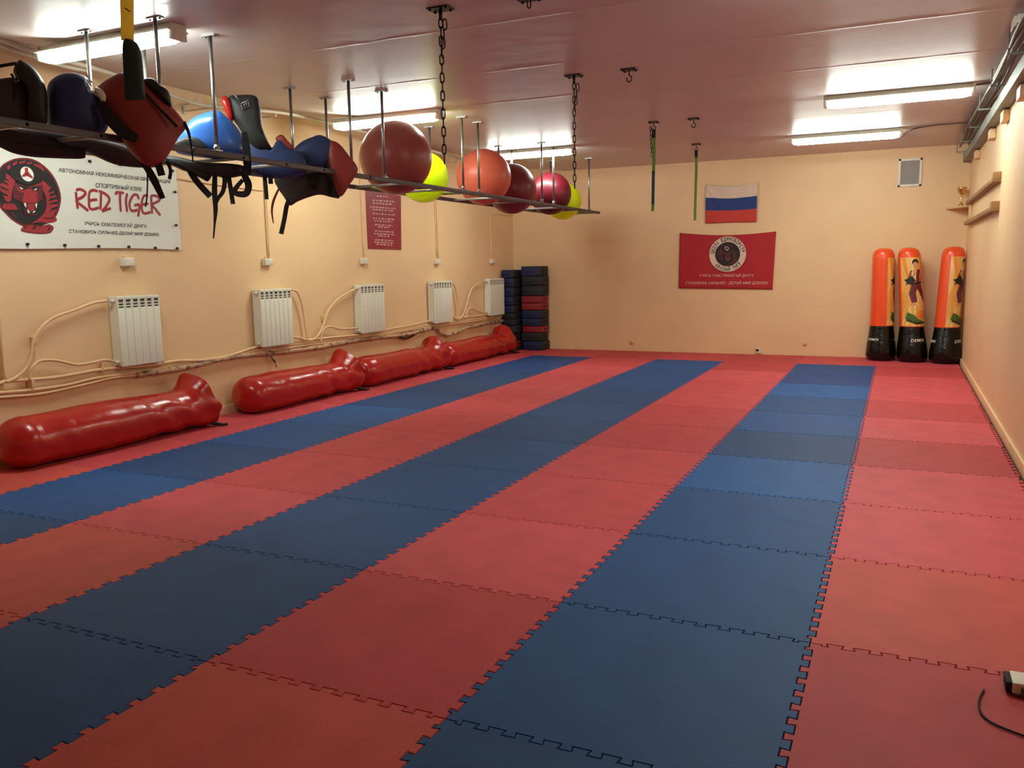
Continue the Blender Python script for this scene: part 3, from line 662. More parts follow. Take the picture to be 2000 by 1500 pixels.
EMB = [  # (material index, polygon in drawing units): 0 maroon 1 black 2 red 3 white 4 brown
 (0, [(400,75),(550,92),(700,160),(850,285),(960,430),(1035,600),(1072,780),(1052,930),(1000,1085),(900,1200),(700,1290),(500,1310),(380,1285),(200,1180),(80,1060),(-10,960),(-70,800),(-90,600),(-70,400),(-10,240),(100,150),(250,90)]),
 (1, [(400,105),(545,122),(690,190),(830,308),(935,445),(1005,605),(1040,780),(1020,920),(970,1070),(880,1175),(690,1260),(500,1280),(385,1255),(215,1155),(100,1040),(10,940),(-45,790),(-62,600),(-45,410),(10,262),(115,175),(255,118)]),
 (2, [(580,190),(680,198),(740,238),(772,300),(755,330),(700,282),(620,232)]), (2, [(205,185),(292,125),(285,178),(215,222)]), (2, [(322,150),(440,122),(430,160),(342,186)]),
 (2, [(452,160),(562,146),(545,184),(472,190)]), (2, [(108,235),(165,188),(175,248),(120,302)]),
 (2, [(98,345),(200,425),(255,480),(225,600),(192,700),(182,830),(120,862),(62,790),(28,700),(-10,640),(-30,560),(30,520),(62,470),(90,420)]),
 (1, [(20,470),(140,545),(125,560),(20,520)]), (1, [(-20,565),(150,650),(130,665),(0,620)]), (1, [(10,680),(140,740),(120,760),(30,740)]), (1, [(60,430),(150,480),(140,495),(60,470)]),
 (2, [(720,490),(790,508),(850,575),(915,640),(965,735),(1000,820),(1012,900),(1000,1000),(930,1080),(985,1150),(980,1200),(850,1232),(700,1212),(540,1242),(640,1180),(742,1090),(790,1000),(812,900),(800,780),(765,680),(730,600)]),
 (1, [(860,630),(960,600),(985,640),(838,705)]), (1, [(880,712),(1010,680),(1015,715),(850,775)]), (1, [(870,795),(1020,765),(1020,800),(840,855)]), (1, [(832,918),(900,868),(1020,850),(1015,900),(900,902)]), (1, [(838,1052),(905,968),(1030,925),(1000,985),(905,1005)]), (1, [(715,1130),(850,1145),(950,1120),(930,1150),(820,1165)]), (1, [(600,1225),(700,1215),(790,1225),(720,1300),(690,1265)]),
 (0, [(355,1340),(440,1268),(560,1258),(700,1292),(850,1256),(935,1310),(880,1405),(700,1424),(500,1404),(380,1378)]), (2, [(375,1340),(445,1285),(560,1275),(700,1310),(845,1275),(910,1312),(865,1388),(700,1405),(505,1387),(390,1362)]),
 (1, [(420,1290),(470,1290),(420,1345)]), (1, [(540,1345),(600,1280),(640,1275),(600,1340)]), (1, [(810,1375),(850,1310),(880,1300),(860,1360)]),
 (2, [(25,930),(60,882),(120,892),(180,882),(250,912),(298,992),(200,1002),(55,985)]), (1, [(95,900),(110,900),(100,960)]), (1, [(165,900),(178,900),(172,965)]),
 (4, [(250,528),(350,545),(480,578),(600,552),(722,518),(742,700),(700,830),(645,870),(655,1050),(605,1092),(450,1085),(395,1020),(388,880),(250,815),(200,725),(230,600)]),
 (2, [(420,640),(620,650),(645,860),(520,880),(390,860),(400,740)]), (2, [(250,530),(330,640),(400,665),(390,690),(300,660)]), (2, [(600,560),(722,520),(700,560),(620,590)]),
 (1, [(300,560),(480,590),(490,620),(390,640)]), (1, [(530,610),(680,570),(650,660),(560,665)]), (0, [(220,770),(400,720),(400,740),(240,790)]), (0, [(620,740),(740,800),(735,822),(620,770)]), (0, [(240,690),(390,690),(390,705),(250,705)]),
 (1, [(405,878),(520,890),(642,878),(645,1050),(560,1075),(430,1058)]), (2, [(460,892),(595,892),(590,1000),(530,1035),(472,985)]),
 (3, [(322,588),(385,622),(380,634),(345,628)]), (3, [(568,636),(592,642),(634,614),(625,645),(590,652)]), (3, [(398,880),(440,878),(444,962),(418,935)]), (3, [(602,888),(636,886),(627,978),(608,935)]), (3, [(458,982),(478,1000),(512,1055),(472,1052)]), (3, [(548,1055),(570,1030),(595,1003),(600,1042)]),
 (1, [(120,310),(300,200),(450,185),(620,225),(770,330),(760,420),(640,500),(480,560),(330,520),(200,425)]),
 (3, [(458+118*math.cos(a)+10*math.sin(a), 365+130*math.sin(a)+20*math.cos(a)) for a in [2*PI*k/24 for k in range(24)]]),
 (2, [(418,255),(470,255),(478,310),(500,350),(560,420),(545,445),(470,405),(440,405),(378,418),(362,398),(412,345),(420,300)]), (4, [(452+22*math.cos(a), 365+22*math.sin(a)) for a in [2*PI*k/12 for k in range(12)]])]
EMATS = [inkmar, inkbr if False else ink, inkred, inkw, inkbr]
mb = MB()
for i, (mi, poly) in enumerate(EMB):
    q = [em(x, y) for x, y in poly]
    flat(mb, q, b3, .002+.00012*i, mi, cuts=2 if i < 2 else 1, smooth_n=0 if len(poly) < 6 else 2)
P(t, mb.build('tiger_emblem', EMATS))
mb = MB(); RZ_ = lambda l: [bl(100+x/7.692, 310+y/7.692) for x, y in l]
for st in ([(360,500),(372,620),(387,752)], [(362,476),(420,458),(490,488),(505,525),(460,575),(366,634),(450,705),(548,782)],
           [(692,490),(630,472),(580,490),(560,540),(556,640),(562,720),(590,756),(640,756),(706,735)], [(560,632),(620,618),(682,615)],
           [(742,520),(736,640),(728,762)], [(705,484),(790,520),(850,570),(866,620),(840,680),(790,750),(752,792)], [(752,792),(820,765),(888,745)],
           [(960,545),(968,508),(1020,508),(1082,515)], [(1024,510),(1025,640),(1036,798)], [(1132,520),(1112,640),(1132,802)],
           [(1305,612),(1285,548),(1230,545),(1180,620),(1165,700),(1190,772),(1240,782),(1285,765)], [(1235,705),(1312,692),(1308,780),(1296,870)],
           [(1445,560),(1390,556),(1358,620),(1348,720),(1365,802),(1410,822),(1482,800)], [(1360,692),(1400,682),(1450,675)],
           [(1492,560),(1500,700),(1506,828)], [(1486,560),(1560,556),(1618,600),(1600,640),(1508,692),(1570,770),(1632,852)]):
    stroke(mb, RZ_(st), .0225, b3, .003)
P(t, mb.build('red_lettering', inkred))
kw = dict(shear=.12, bold=.012)
def btext(s, u0, v0, u1, v1, hpx):
    a, b = bl(u0, v0), bl(u1, v1); k = abs(bl(u0, v0)[1]-bl(u0, v0+hpx)[1]); mb = MB(); text(mb, s, b3, a[0], a[1], b[0], a[1]+k, .003, skew=b[1]-a[1], **kw); P(t, mb.build('lettering_line', ink))
btext('АВТОНОМНАЯ НЕКОММЕРЧЕСКАЯ ОРГАНИЗАЦИЯ', 113.5, 337, 332, 360, 9.5)
btext('СПОРТИВНЫЙ КЛУБ', 186, 366, 275.5, 374, 11)
btext('УЧИСЬ САМ,ПОМОГАЙ ДРУГУ,', 164, 441, 286, 447, 10.5)
btext('СТАНОВИСЬ СИЛЬНЕЕ-ДЕЛАЙ МИР ДОБРЕЕ.', 133, 456, 311, 462.5, 10)
for u, v in ((51,477),(124,479),(190,481),(249,482),(301,484),(344,485),(173,315),(233,322),(335,334),(340,375),(342,440)):
    y, z = bl(u, v); P(t, MB().tube([(XL+.001, y, z), (XL+.022+bsag(y, z), y, z)], .011, 10).build('grommet', darkbase))

# ------------------------------------------------------------------ maroon poster
t = thing('wall_poster', 'maroon poster with lines of small white print between the second and fourth junction boxes', 'poster', (XL, -2.9, 1.98))
p3 = lambda y, z, h=0.: (XL+.006+h, y, z)
def pl(u, v): p = at(u, v, 0, XL+.006); return (p.y, p.z)
c4 = [pl(714, 372), pl(783, 382), pl(784, 488), pl(719, 486)]
P(t, MB().add([(XL+x, y, z) for x in (.001, .006) for y, z in c4], [(0,1,2,3)[::-1], (4,5,6,7), (0,1,5,4), (1,2,6,5), (2,3,7,6), (3,0,4,7)]).build('sheet', posterm))
rnd = random.Random(3)
for u0, u1, v in ((736,760,383),(727,771,391),(728,768,396.5),(723,775,404),(728,770,409),(728,771,417),(728,771,426),(731,766,431),(732,768,438.5),(738,761,443),(732,770,451),(731,770,456),(738,761,460.5),(733,770,468),(732,770,472.5),(735,766,477)):
    u = u0; mb = MB()
    while u < u1-1:
        ln = min(rnd.uniform(3, 7), u1-u); dv = (u-u0)*.07
        for k in range(max(1, int(ln/1.3))):
            a = pl(u+k*1.3, v+dv+rnd.uniform(-.2, .2)); hh = .016*rnd.choice((.7, 1, 1)); flat(mb, [(a[0], a[1]-hh/2), (a[0]+.013, a[1]-hh/2), (a[0]+.011, a[1]+hh/2), (a[0]+.003, a[1]+hh/2)], p3, .001)
        u += ln+1.2
    P(t, mb.build('print_line', inkposter))

# ------------------------------------------------------------------ flags on the back wall
def cloth(name, corners, nx, nz_, fold, parent, mats, rows=None, seed=0, sag=.03):
    (ax, az), (bx, bz), (cx, cz), (dx, dz) = corners      # tl, tr, br, bl
    vs, fs, ms = [], [], []
    for i in range(nx+1):
        f = i/nx
        for j in range(nz_+1):
            g = j/nz_
            tx, tz = ax+(bx-ax)*f, az+(bz-az)*f-sag*math.sin(PI*f); lx, lz = dx+(cx-dx)*f, dz+(cz-dz)*f
            x, z = tx+(lx-tx)*g, tz+(lz-tz)*g
            vs.append((x, YB-.010-fold(f, g), z))
    for i in range(nx):
        for j in range(nz_):
            fs.append((i*(nz_+1)+j, i*(nz_+1)+j+1, (i+1)*(nz_+1)+j+1, (i+1)*(nz_+1)+j)); ms.append(int(j*len(mats)/nz_))
    mb = MB().add(vs, fs, 0, True); mb.m = ms
    o = P(parent, mb.build(name, mats)); md = o.modifiers.new('thickness', 'SOLIDIFY'); md.thickness = .003; md.offset = 1; return o
def bk(u, v): p = at(u, v, 1, YB-.012); return (p.x, p.z)
t = thing('flag', 'white, blue and red tricolour flag pinned above the crimson club flag', 'flag', (3.86, YB, 2.3), 'flags on the back wall')
def f1(f, g):
    r1 = math.atan2(g, f*1.35+.02); r2 = math.atan2(g, (1-f)*1.35+.02)
    return .014*(1+math.sin(r1*9)*max(0, 1-1.2*math.hypot(f, g)))+.014*math.sin(r2*9+1)*max(0, 1-1.2*math.hypot(1-f, g))+.006*math.sin(9*f)
cloth('flag_cloth', [bk(1379,361), bk(1480,357), bk(1478,433), bk(1378,436)], 40, 30, f1, t, [flagw, flagb, flagr], sag=.035)
for u, v in ((1380,360),(1480,356),(1477,433),(1377,435)):
    x, z = bk(u, v); P(t, MB().tube([(x, YB-.001, z-.006), (x, YB-.03, z-.006)], .008, 8).build('pin', plast))
t = thing('flag', 'crimson club flag with a round tiger emblem and pale slogan lettering', 'flag', (3.8, YB, 1.43), 'flags on the back wall')
def f2(f, g): return .008+.006*math.sin(5*f+2*g)*math.sin(PI*g)
cloth('flag_cloth', [bk(1328,455), bk(1516,452), bk(1509,565), bk(1326,563)], 50, 30, f2, t, [flagred], sag=.045)
ecx, ecz = bk(1421.5, 496.5); g3 = lambda x, z, h=0.: (x, YB-.034-h, z)
ringp = lambda r, n=56: [(ecx+r*1.0*math.cos(2*PI*k/n), ecz+r*.97*math.sin(2*PI*k/n)) for k in range(n)]
P(t, flat(MB(), ringp(.278), g3, 0., 0, 0).build('emblem_ring', flagw))
mb = MB(); flat(mb, ringp(.190), g3, .0012, 1)
for i, (mi, poly) in enumerate(EMB[2:]):
    q = [(ecx+(x-500)*.190/640, ecz-(y-690)*.190/700) for x, y in poly]; q = [(x, z) for x, z in q]
    if max(math.hypot(x-ecx, z-ecz) for x, z in q) > .186: q = [((x-ecx)*min(1, .184/max(1e-6, math.hypot(x-ecx, z-ecz)))+ecx, (z-ecz)*min(1, .184/max(1e-6, math.hypot(x-ecx, z-ecz)))+ecz) for x, z in q]
    try: flat(mb, q, g3, .0016+.00008*i, mi)
    except Exception: pass
P(t, mb.build('tiger_emblem', [inkdk, ink, inkdr, inkpk, inkdk]))
mb = MB()
def arc_text(s, r, a0, a1, h, inward=False):
    n = len(s)
    for i, ch in enumerate(s):
        if ch == ' ': continue
        a = a0+(a1-a0)*(i+.5)/n
        vs, fs = text_mesh(ch, bold=.035)
        xa, xb = min(v.x for v in vs), max(v.x for v in vs); wd = abs(a1-a0)*r/n*.86
        out = []
        for v in vs:
            lx = ((v.x-xa)/(xb-xa)-.5)*wd; ly = (v.y/.73)*h
            if inward: er, tn = Vector((-math.cos(a), -math.sin(a))), Vector((-math.sin(a), math.cos(a)))
            else: er, tn = Vector((math.cos(a), math.sin(a))), Vector((math.sin(a), -math.cos(a)))
            q = Vector((ecx, ecz)) + Vector((math.cos(a), math.sin(a)))*(r + (h if inward else 0)) + er*ly + tn*lx
            out.append(g3(q.x, q.y, .0015))
        mb.add(out, fs, 0)
D = math.radians
arc_text('ШКОЛА ЕДИНОБОРСТВ', .205, D(178), D(5), .055)
P(t, mb.build('ring_lettering', ink)); mb = MB()
arc_text('КРАСНЫЙ ТИГР', .205, D(222), D(326), .055, True)
P(t, mb.build('ring_lettering', ink))
mb = MB()
for s, u0, v0, u1, v1, hpx in (('УЧИСЬ САМ, ПОМОГАЙ ДРУГУ,', 1367, 541.5, 1473, 542, 7.5), ('СТАНОВИСЬ СИЛЬНЕЕ - ДЕЛАЙ МИР ДОБРЕЕ!', 1339, 556.5, 1500, 556.5, 8)):
    a, b = bk(u0, v0), bk(u1, v1); k = bk(u0, v0-hpx)[1]-a[1]
    mb = MB(); text(mb, s, g3, a[0], a[1], b[0], a[1]+k, .0, skew=b[1]-a[1], shear=.15, bold=.015); P(t, mb.build('slogan_line', inkpink))
for u, v in ((1329,456),(1515,453),(1508,564),(1327,562)):
    x, z = bk(u, v); P(t, MB().tube([(x, YB-.001, z), (x, YB-.03, z)], .008, 8).build('pin', darkbase))

# ------------------------------------------------------------------ vent, shelf, trophy, right wall fittings
t = thing('wall_vent', 'grey vent panel with a white frame high on the back wall', 'vent', (6.31, YB, 2.6))
x0, x1, z0, z1 = 6.160, 6.460, 2.415, 2.80
P(t, MB().box((x0+.02, YB-.010, z0+.02), (x1-.02, YB-.001, z1-.02)).build('panel', ventm))
fr = MB()
for a, b in (((x0, z0), (x1, z0+.032)), ((x0, z1-.032), (x1, z1)), ((x0, z0), (x0+.032, z1)), ((x1-.032, z0), (x1, z1))): fr.box((a[0], YB-.022, a[1]), (b[0], YB-.001, b[1]), bev=.004)
P(t, fr.build('frame', ventf))
sl = MB()
for k in range(16): sl.box((x0+.034, YB-.014, z0+.045+k*.0195), (x1-.034, YB-.009, z0+.051+k*.0195))
P(t, sl.build('louvre', ventm))
zs = 2.105
sh = MB().add([(6.78, YB-.001, zs), (XR-.001, YB-.001, zs), (XR-.001, .62, zs), (6.96, .62, zs), (6.78, YB-.001, zs-.022), (XR-.001, YB-.001, zs-.022), (XR-.001, .62, zs-.022), (6.96, .62, zs-.022)],
    [(0,3,2,1), (4,5,6,7), (0,4,7,3), (3,7,6,2), (1,2,6,5), (0,1,5,4)]).build('corner_shelf', wood)
rebase(sh, (6.95, .9, zs)); tag(sh, 'small cream corner shelf in the back right corner carrying the trophy', 'shelf')
t = thing('trophy', 'gold cup trophy on the corner shelf', 'trophy', (6.955, .90, zs))
P(t, MB().lathe([(1e-5, .0005), (.040, .0005), (.040, .014), (.034, .025), (1e-5, .0255)], (6.955, .90, zs), 28).build('foot', gold))
P(t, MB().lathe([(1e-5, .025), (.032, .025), (.030, .035), (.012, .05), (.009, .085), (.014, .10), (.008, .115), (.010, .145), (.018, .155), (1e-5, .156)], (6.955, .90, zs), 24).build('stem', gold))
P(t, MB().lathe([(1e-5, .155), (.014, .156), (.038, .175), (.052, .205), (.058, .24), (.060, .255), (.055, .255), (.050, .22), (.030, .18), (1e-5, .172)], (6.955, .90, zs), 28).build('cup', gold))
for z, y1, lab in ((2.131, .60, 'upper brown wooden wall rail on the right wall by the corner shelf'), (1.866, .66, 'lower brown wooden wall rail on the right wall below the corner shelf')):
    t = thing('wall_rail', lab, 'rail', (XR, -1.2, z), 'wooden rails on the right wall')
    P(t, MB().box((XR-.062, -3.05, z-.022), (XR-.001, y1, z+.022), bev=.004).build('rail_board', brownwood))
    P(t, MB().box((XR-.070, -3.12, z-.028), (XR-.001, -3.00, z+.065), bev=.005).build('end_block', brownwood))
o = MB().box((XR-.035, .30, 1.90), (XR-.001, .38, 2.10), bev=.003).build('wall_batten', wood); rebase(o, (XR-.02, .34, 2.0)); tag(o, 'short cream vertical batten between the two brown wall rails', 'batten')
for k, (y, lab) in enumerate(((-.41, 'cream wooden block under the cable tray nearest the back wall'), (-2.23, 'second cream wooden block under the cable tray from the back'), (-3.41, 'third cream wooden block under the cable tray from the back'), (-4.58, 'cream wooden block under the cable tray at the right edge of the photo'))):
    o = MB().box((XR-.055, y-.11, 2.59), (XR-.001, y+.11, 2.685), bev=.006).build('wooden_block', wood); rebase(o, (XR-.03, y, 2.635)); tag(o, lab, 'block', 'wooden blocks on the right wall')
t = thing('cable_tray', 'grey metal cable tray under the ceiling along the right wall', 'tray', (6.98, -3, 2.75))
P(t, MB().box((6.955, -8, 2.700), (6.963, .95, 2.800)).build('side', traym))
P(t, MB().box((6.963, -8, 2.700), (XR-.002, .95, 2.708)).build('base', traym))
for y in (-5.2, -4.0, -2.8, -1.6, -.4, .7): P(t, MB().box((6.85, y-.012, 2.80), (XR-.001, y+.012, 2.812)).tube([(6.86, y, 2.806), (6.86, y, ZC-.001)], .006, 6).build('hanger', traym))
P(t, MB().box((6.955, .90, 2.695), (XR-.002, .96, 2.805)).build('end_plate', darkbase))
rr = random.Random(5)
for k in range(6):
    x = 6.865+.028*k; pth = cat_rom([(x+rr.uniform(-.012, .012), -8+i*.75, 2.835+.012*k*(k < 3)+rr.uniform(-.012, .03)) for i in range(12)], 5)
    o = MB().tube(pth, rr.choice((.008, .010, .013)), 8).build('cable', traym if k % 2 else dsteel); rebase(o, pth[0])
    tag(o, 'pale bundled cable lying over the cable tray along the right wall', 'cable', 'cables over the tray')
o = MB().tube(cat_rom([(6.90, -8, 2.925), (6.90, -5, 2.925), (6.90, -3.55, 2.92)], 4), .012, 10).build('conduit_pipe', whitepipe); rebase(o, (6.90, -5, 2.925)); tag(o, 'thin white conduit on the ceiling beside the cable tray at right', 'conduit')
def ccable(px, lab):
    q = cat_rom([at(u, v, 2, ZC-.010) for u, v in px], 6); o = MB().tube(q, .006, 8).build('lamp_cable', dsteel); rebase(o, q[0]); tag(o, lab, 'cable', 'lamp cables on the ceiling')
ccable([(1762,268),(1772,258),(1788,251),(1830,244),(1880,240),(1900,238)], 'dark lamp cable curving from the far right lamp to the cable tray')
ccable([(1906,166),(1925,163),(1950,160)], 'short lamp cable from the nearer right lamp to the cable tray')
t = thing('junction_box', 'cream ceiling box in the top right corner of the photo', 'box', (6.90, -5.62, ZC))
P(t, MB().box((6.85, -5.72, ZC-.055), (7.04, -5.52, ZC-.0005), bev=.006).build('box_body', plast)); P(t, MB().box((6.835, -5.70, ZC-.070), (6.853, -5.54, ZC-.004), bev=.003).build('end_flap', plast))

# ------------------------------------------------------------------ red punching bags along the left wall
def bag(y0, y1, xc, r, label, seed, lift=1.0):
    L = y1-y0; t = thing('punching_bag', label, 'punching bag', (xc, y0, 0), 'red punching bags on the floor')
    NS, NR = 90, 48; vs, fs = [], []
    def prof(s):
        if s < .11: return r*(1-(1-s/.11)**2.4)**.5 if s > 0 else .001
        if s < .62: return r*(1-.03*math.sin(s*9+seed))
        return r*(1-.03)-r*.055*math.sin(PI*min(1, (s-.62)/.36))
    for i in range(NS+1):
        s = i/NS; rr_ = prof(s)
        fl = max(0, (s-.87)/.13)**1.15
        for k in range(NR):
            a = 2*PI*k/NR; ca, sa = math.cos(a), math.sin(a)
            m = min(1, max(0, (s-.50)/.25))**1.5*(1-max(0, (s-.9)/.1)*.5)
            fold = (.015*abs(math.sin(2.5*a+20*s+seed))**.7*m - .009*m + .005*math.sin(4*a+36*s+2*seed)*m + .0035*noise.noise((ca*1.5+seed, sa*1.5, s*9)))*(1 if s > .06 else s/.06)
            q = rr_+fold + fl*r*(.05+.62*max(0, sa)**2.0*lift + .05*math.sin(7*a+seed))
            z = .93*r*1.0+.93*q*sa; x = q*ca*1.04
            if z < .012: z = .012+(z-.012)*.08
            yy = y0+L*s - (.10*fl*max(0, sa)) + .05*fl*(1-max(0, sa))
            vs.append((xc+x, yy, max(z, .004)))
    for i in range(NS):
        for k in range(NR): fs.append((i*NR+k, i*NR+(k+1) % NR, (i+1)*NR+(k+1) % NR, (i+1)*NR+k))
    fs.append(tuple(range(NR))[::-1])
    P(t, MB().add(vs, fs, 0, True).build('bag_body', redv))
    # the tucked cover inside the flared collar
    vs, fs = [], []; base = [Vector(p) for p in [(0,0,0)]]
    rim = None
    o = t.children[0]; rim = [Vector(o.data.vertices[NS*NR+k].co) for k in range(NR)]
    c = sum(rim, Vector())/NR
    for j, (q, dy) in enumerate(((1, 0), (.86, -.03), (.62, -.055), (.3, -.03), (.02, -.02))):
        for k in range(NR):
            p = c+(rim[k]-c)*q; p.y += dy; p.z += .012*math.sin(6*2*PI*k/NR+seed)*(j in (1, 2)); vs.append(p)
    for j in range(4):
        for k in range(NR): fs.append((j*NR+k, j*NR+(k+1) % NR, (j+1)*NR+(k+1) % NR, (j+1)*NR+k))
    P(t, MB().add(vs, fs, 0, True).build('tucked_cover', redv))
    # strap ends on the floor
    for k in range(3):
        a = Vector((xc+.08+.04*k, y1-.02, .03)); q = [a, a+Vector((.02, .04, .0)), a+Vector((.03+.01*k, .07, -.014)), a+Vector((.05, .09+.02*k, -.018))]
        P(t, MB().tube(cat_rom(q, 4), .012, 8).build('hanging_strap', blackweb))
    return t
bag(-8.36, -6.46, .45, .205, 'red punching bag nearest the viewer, apart from the other three', 1.0)
bag(-5.93, -4.16, .44, .20, 'second red punching bag from the viewer, below the second radiator', 2.3)
bag(-4.00, -2.08, .44, .195, 'third red punching bag from the viewer, between the second and fourth bags', 4.1)
bag(-1.95, .16, .43, .19, 'farthest red punching bag, ending at the stacked dark pads', 5.2)

# ------------------------------------------------------------------ stacks of kick shields in the back left corner
def stack(x0, x1, y0, y1, items, where, rs):
    rnd = random.Random(rs); n = len(items)
    for i, (z0, z1, kind, nm) in enumerate(items):
        dx, dy = rnd.uniform(-.012, .012), rnd.uniform(-.012, .006)
        t = thing('strike_shield', '%s, %s of the %s' % (nm.replace(' padded', '') if len(nm.split()) > 3 else nm, 'lowest' if i == 0 else ('topmost' if i == n-1 else ORD[i]+' from the bottom'), where), 'pad', ((x0+x1)/2+dx, (y0+y1)/2+dy, z0), 'stacked padded shields')
        fm = {'b': bpad, 'r': rpad, 'k': bkpad}[kind]; sm = rpad if kind == 'r' else bkpad
        a = (x0+dx, y0+dy, z0+.001); b = (x1+dx, y1+dy, z1-.001); h = z1-z0
        body = MB().box(a, b, bev=min(.016, h*.25))
        P(t, body.build('pad_body', sm))
        P(t, MB().box((a[0]+.006, a[1]-.006, z0+.008), (b[0]-.03, a[1]+.02, z1-.008), bev=.005).build('front_cover', fm))
        hx_ = (a[0]+b[0])/2
        P(t, MB().box((b[0]-.004, (a[1]+b[1])/2-.07, (z0+z1)/2-.008), (b[0]+.007, (a[1]+b[1])/2+.05, (z0+z1)/2+.012), bev=.003).build('handle', blackweb))
        if kind != 'r': P(t, MB().box((hx_-.09, a[1]-.013, (z0+z1)/2-.018), (hx_+.06, a[1]-.004, (z0+z1)/2-.006), bev=.002).build('strap', blackweb))
ru = [1330, 1205, 1090, 1000, 895, 785, 688, 592, 450, 325, 192]
zz = [max(0, (1330-v)/(1330-192)*1.40) for v in ru]
kinds = [('b','blue padded shield'), ('k','dark charcoal padded shield'), ('r','red padded shield'), ('b','bright blue padded shield'), ('b','royal blue padded shield'), ('r','red thin padded shield'), ('r','dark red thin padded shield'), ('k','charcoal padded shield'), ('k','dark charcoal padded shield'), ('b','dark blue padded shield')]
stack(.50, .86, .72, 1.04, [(zz[i], zz[i+1], *kinds[i]) for i in range(10)], 'taller right stack in the corner', 2)
lz = [0, .055, .16, .29, .42, .53, .63, .76, .91, 1.06, 1.21, 1.345]
lk = [('k','black padded shield'), ('r','dark red padded shield'), ('k','black padded shield'), ('k','black padded shield'), ('k','black padded shield'), ('k','charcoal padded shield'), ('b','dark blue padded shield'), ('b','dark blue padded shield'), ('b','navy padded shield'), ('b','navy padded shield'), ('b','navy padded shield')]
stack(.235, .455, .52, .92, [(lz[i], lz[i+1], *lk[i]) for i in range(11)], 'shorter left stack in the corner', 8)

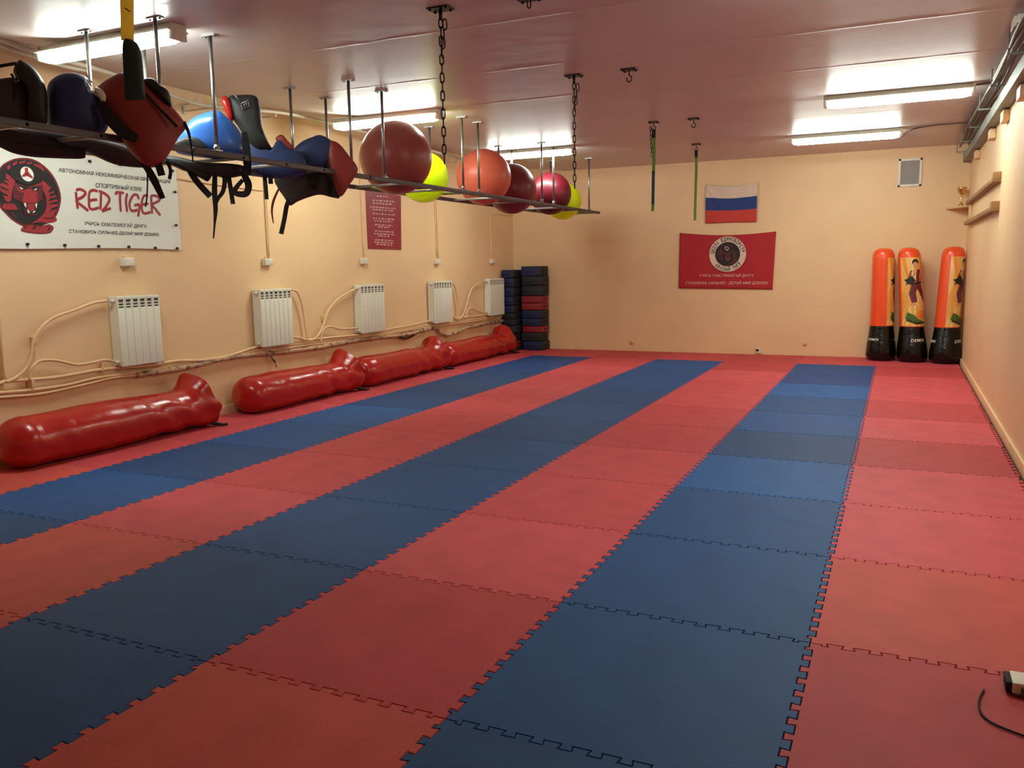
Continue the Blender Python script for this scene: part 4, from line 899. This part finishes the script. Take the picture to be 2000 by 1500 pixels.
# ------------------------------------------------------------------ inflatable punching bags in the back right corner
def inflatable(x, y, lean, twist, label):
    t = thing('inflatable_bag', label, 'punching bag', (x, y, 0), 'inflatable bags in the back right corner')
    base = [(1e-5, .0), (.13, .0), (.178, .02), (.200, .07), (.198, .15), (.185, .26), (.168, .38), (.156, .49)]
    body = [(.156, .49), (.152, .7), (.149, .95), (.146, 1.2), (.144, 1.44), (.140, 1.485), (.124, 1.53), (.09, 1.558), (.04, 1.57), (1e-5, 1.572)]
    def rad(z):
        for (r0, z0), (r1, z1) in zip(base[1:]+body[1:], base[2:]+body[2:]):
            if z0 <= z <= z1 and z1 > z0: return r0+(r1-r0)*(z-z0)/(z1-z0)
        return .15
    bend = lambda z: (lean[0]*(z/1.5)**1.3, lean[1]*(z/1.5)**1.3)
    def place(mb):
        for i, v in enumerate(mb.v):
            bx, by = bend(max(0, v[2])); mb.v[i] = (v[0]+x+bx, v[1]+y+by, v[2])
        return mb
    def dense(pr):
        out = []
        for (r0, z0), (r1, z1) in zip(pr, pr[1:]):
            n = max(1, int(abs(z1-z0)/.06)); out += [(r0+(r1-r0)*k/n, z0+(z1-z0)*k/n) for k in range(n)]
        return out+[pr[-1]]
    bd = MB().lathe(dense(base), seg=40)
    for i, v in enumerate(bd.v):
        a = math.atan2(v[1], v[0]); k = 1-.035*max(0, math.sin(a*7))*max(0, 1-abs(v[2]-.30)/.22); bd.v[i] = (v[0]*k, v[1]*k, v[2])
    P(t, place(bd).build('base', blackv))
    P(t, place(MB().lathe(dense(body), seg=40)).build('body', orangev))
    def s3(a, z, h=0.):   # a: metres around the body from its printed centre line
        th = twist + a/.15; r = rad(z)+.002+h
        return (r*math.cos(th), r*math.sin(th), z)
    mb = MB(); W = .19
    flat(mb, [(-W, .50), (W, .50), (W, 1.435), (-W, 1.435)], s3, 0, 0, cuts=7)
    flat(mb, [(-W, .50), (W, .50), (W, .80), (.05, .92), (-W*.8, .74)], s3, .0007, 2, cuts=4)
    for k in range(7): flat(mb, [(-W, .56+k*.055), (-W*.15, .86+k*.06), (-W*.15, .88+k*.06), (-W, .585+k*.055)], s3, .0012, 1, cuts=3)
    for k, (a0, a1) in enumerate(((-.17, -.12), (-.05, .02), (.10, .15))): flat(mb, [(a0*.4, 1.0), (a1*.4, 1.0), (a1, 1.43), (a0, 1.43)], s3, .0010, 1 if k != 1 else 2, cuts=3)
    P(t, place(mb).build('printed_panel', [yelp, orp, crp]))
    mb = MB()    # a plain generic fighter in loose clothes
    L = .0022
    for mi, poly in ((0, [(-.05,1.20),(.06,1.22),(.09,1.14),(.07,1.04),(-.03,1.03),(-.08,1.10)]), (0, [(-.03,1.04),(.07,1.05),(.11,.94),(.14,.84),(.10,.83),(.03,.96)]), (0, [(-.04,1.04),(.03,1.03),(.00,.92),(.015,.82),(-.045,.80),(-.075,.92)]),
                     (1, [(-.015,1.30),(.03,1.31),(.04,1.26),(.02,1.22),(-.015,1.24)]), (1, [(-.02,1.21),(.03,1.22),(.01,1.14)]), (1, [(-.05,.80),(.01,.82),(-.02,.775),(-.06,.77)]),
                     (2, [(-.026,1.272),(-.028,1.315),(-.008,1.342),(.026,1.345),(.05,1.318),(.047,1.276),(.036,1.302),(.008,1.312),(-.014,1.300)]), (2, [(-.09,1.10),(-.045,1.14),(.0,1.08),(-.03,1.02),(-.08,1.04),(-.11,1.02),(-.095,1.06),(-.125,1.09)]), (2, [(-.05,1.05),(.08,1.07),(.08,1.045),(-.05,1.03)]),
                     (3, [(-.14,.60),(-.06,.56),(.03,.55),(.10,.56),(.02,.60),(-.04,.66),(-.11,.69)]), (2, [(-.13,.575),(.0,.525),(.15,.54),(.15,.56),(.0,.55),(-.10,.60)]), (4, [(-.02,.66),(.05,.72),(.14,.72),(.14,.62),(.04,.61)])):
        flat(mb, [(px*1.15, .78+(pz-.77)*1.1) if pz > .765 else (px, pz) for px, pz in poly], s3, L, mi, cuts=2); L += .0003
    P(t, place(mb).build('printed_figure', [purp, skinp, darkbase, greenp, orp]))
    mb = MB()
    text(mb, 'DEMIX', s3, -.075, .285, .085, .325, .003, shear=.25, bold=.01, spacing=1.1, skew=.008)
    P(t, place(mb).build('lettering', inkw))
    mb = MB(); text(mb, 'DEMIX', s3, -.42, .285, -.27, .32, .003, shear=.25, bold=.01, spacing=1.1); P(t, place(mb).build('lettering', inkw))
    return t
def toward(x, y): return math.atan2(CAM.y-y, CAM.x-x)
inflatable(6.045, .78, (-.02, .03), toward(6.045, .78)+1.66, 'orange inflatable punching bag on the left of the three, print turned aside')
inflatable(6.447, .71, (-.10, .06), toward(6.447, .71)+.42, 'middle inflatable punching bag leaning left, printed with a fighter')
inflatable(6.848, .63, (.042, .10), toward(6.848, .63)+1.1, 'inflatable punching bag in the corner, leaning toward the right wall')

# ------------------------------------------------------------------ floor clutter at right, back wall marks
t = thing('power_strip', 'white and grey power strip on the red mat at the right edge', 'power strip', (6.75, -9.12, 0))
P(t, MB().box((6.635, -9.155, .008), (6.98, -9.06, .045), bev=.004).build('casing', plast)); P(t, MB().box((6.640, -9.160, .002), (6.98, -9.055, .010), bev=.002).build('bottom', dsteel))
P(t, MB().box((6.618, -9.150, .006), (6.637, -9.066, .043), bev=.003).build('end_cap', blackweb))
P(t, MB().box((6.66, -9.162, .008), (6.98, -9.154, .034)).build('side_panel', dsteel))
q = cat_rom([at(u, v, 2, .005) for u, v in ((1922,1347),(1914,1362),(1912,1378),(1918,1395),(1932,1408),(1955,1420),(2000,1437),(2060,1455))], 6)
o = MB().tube(q, .0035, 8).build('power_cable', blackweb); rebase(o, q[0]); tag(o, 'thin black cable curling on the red mat in front of the power strip', 'cable')
p = at(1483, 684, 1, YB-.01)
t = thing('wall_socket', 'small broken white socket at the foot of the back wall', 'socket', (p.x, YB, .07))
P(t, MB().box((p.x-.045, YB-.030, .02), (p.x+.03, YB-.001, .10), bev=.008).build('socket_body', plast)); P(t, MB().box((p.x-.05, YB-.034, .05), (p.x-.005, YB-.026, .085), bev=.004).build('dark_hole', darkbase))
for u, v, s, lab in ((1234,669,.035,'small pale plaster chip low on the back wall at left'), (1572,672,.03,'small round plug low on the back wall beside the inflatable bags')):
    p = at(u, v, 1, YB-.005); o = MB().tube([(0, 0, 0), (0, -.010, 0)], s, 9).build('wall_plug', wood); o.location = (p.x, YB-.001, p.z); tag(o, lab, 'plug')
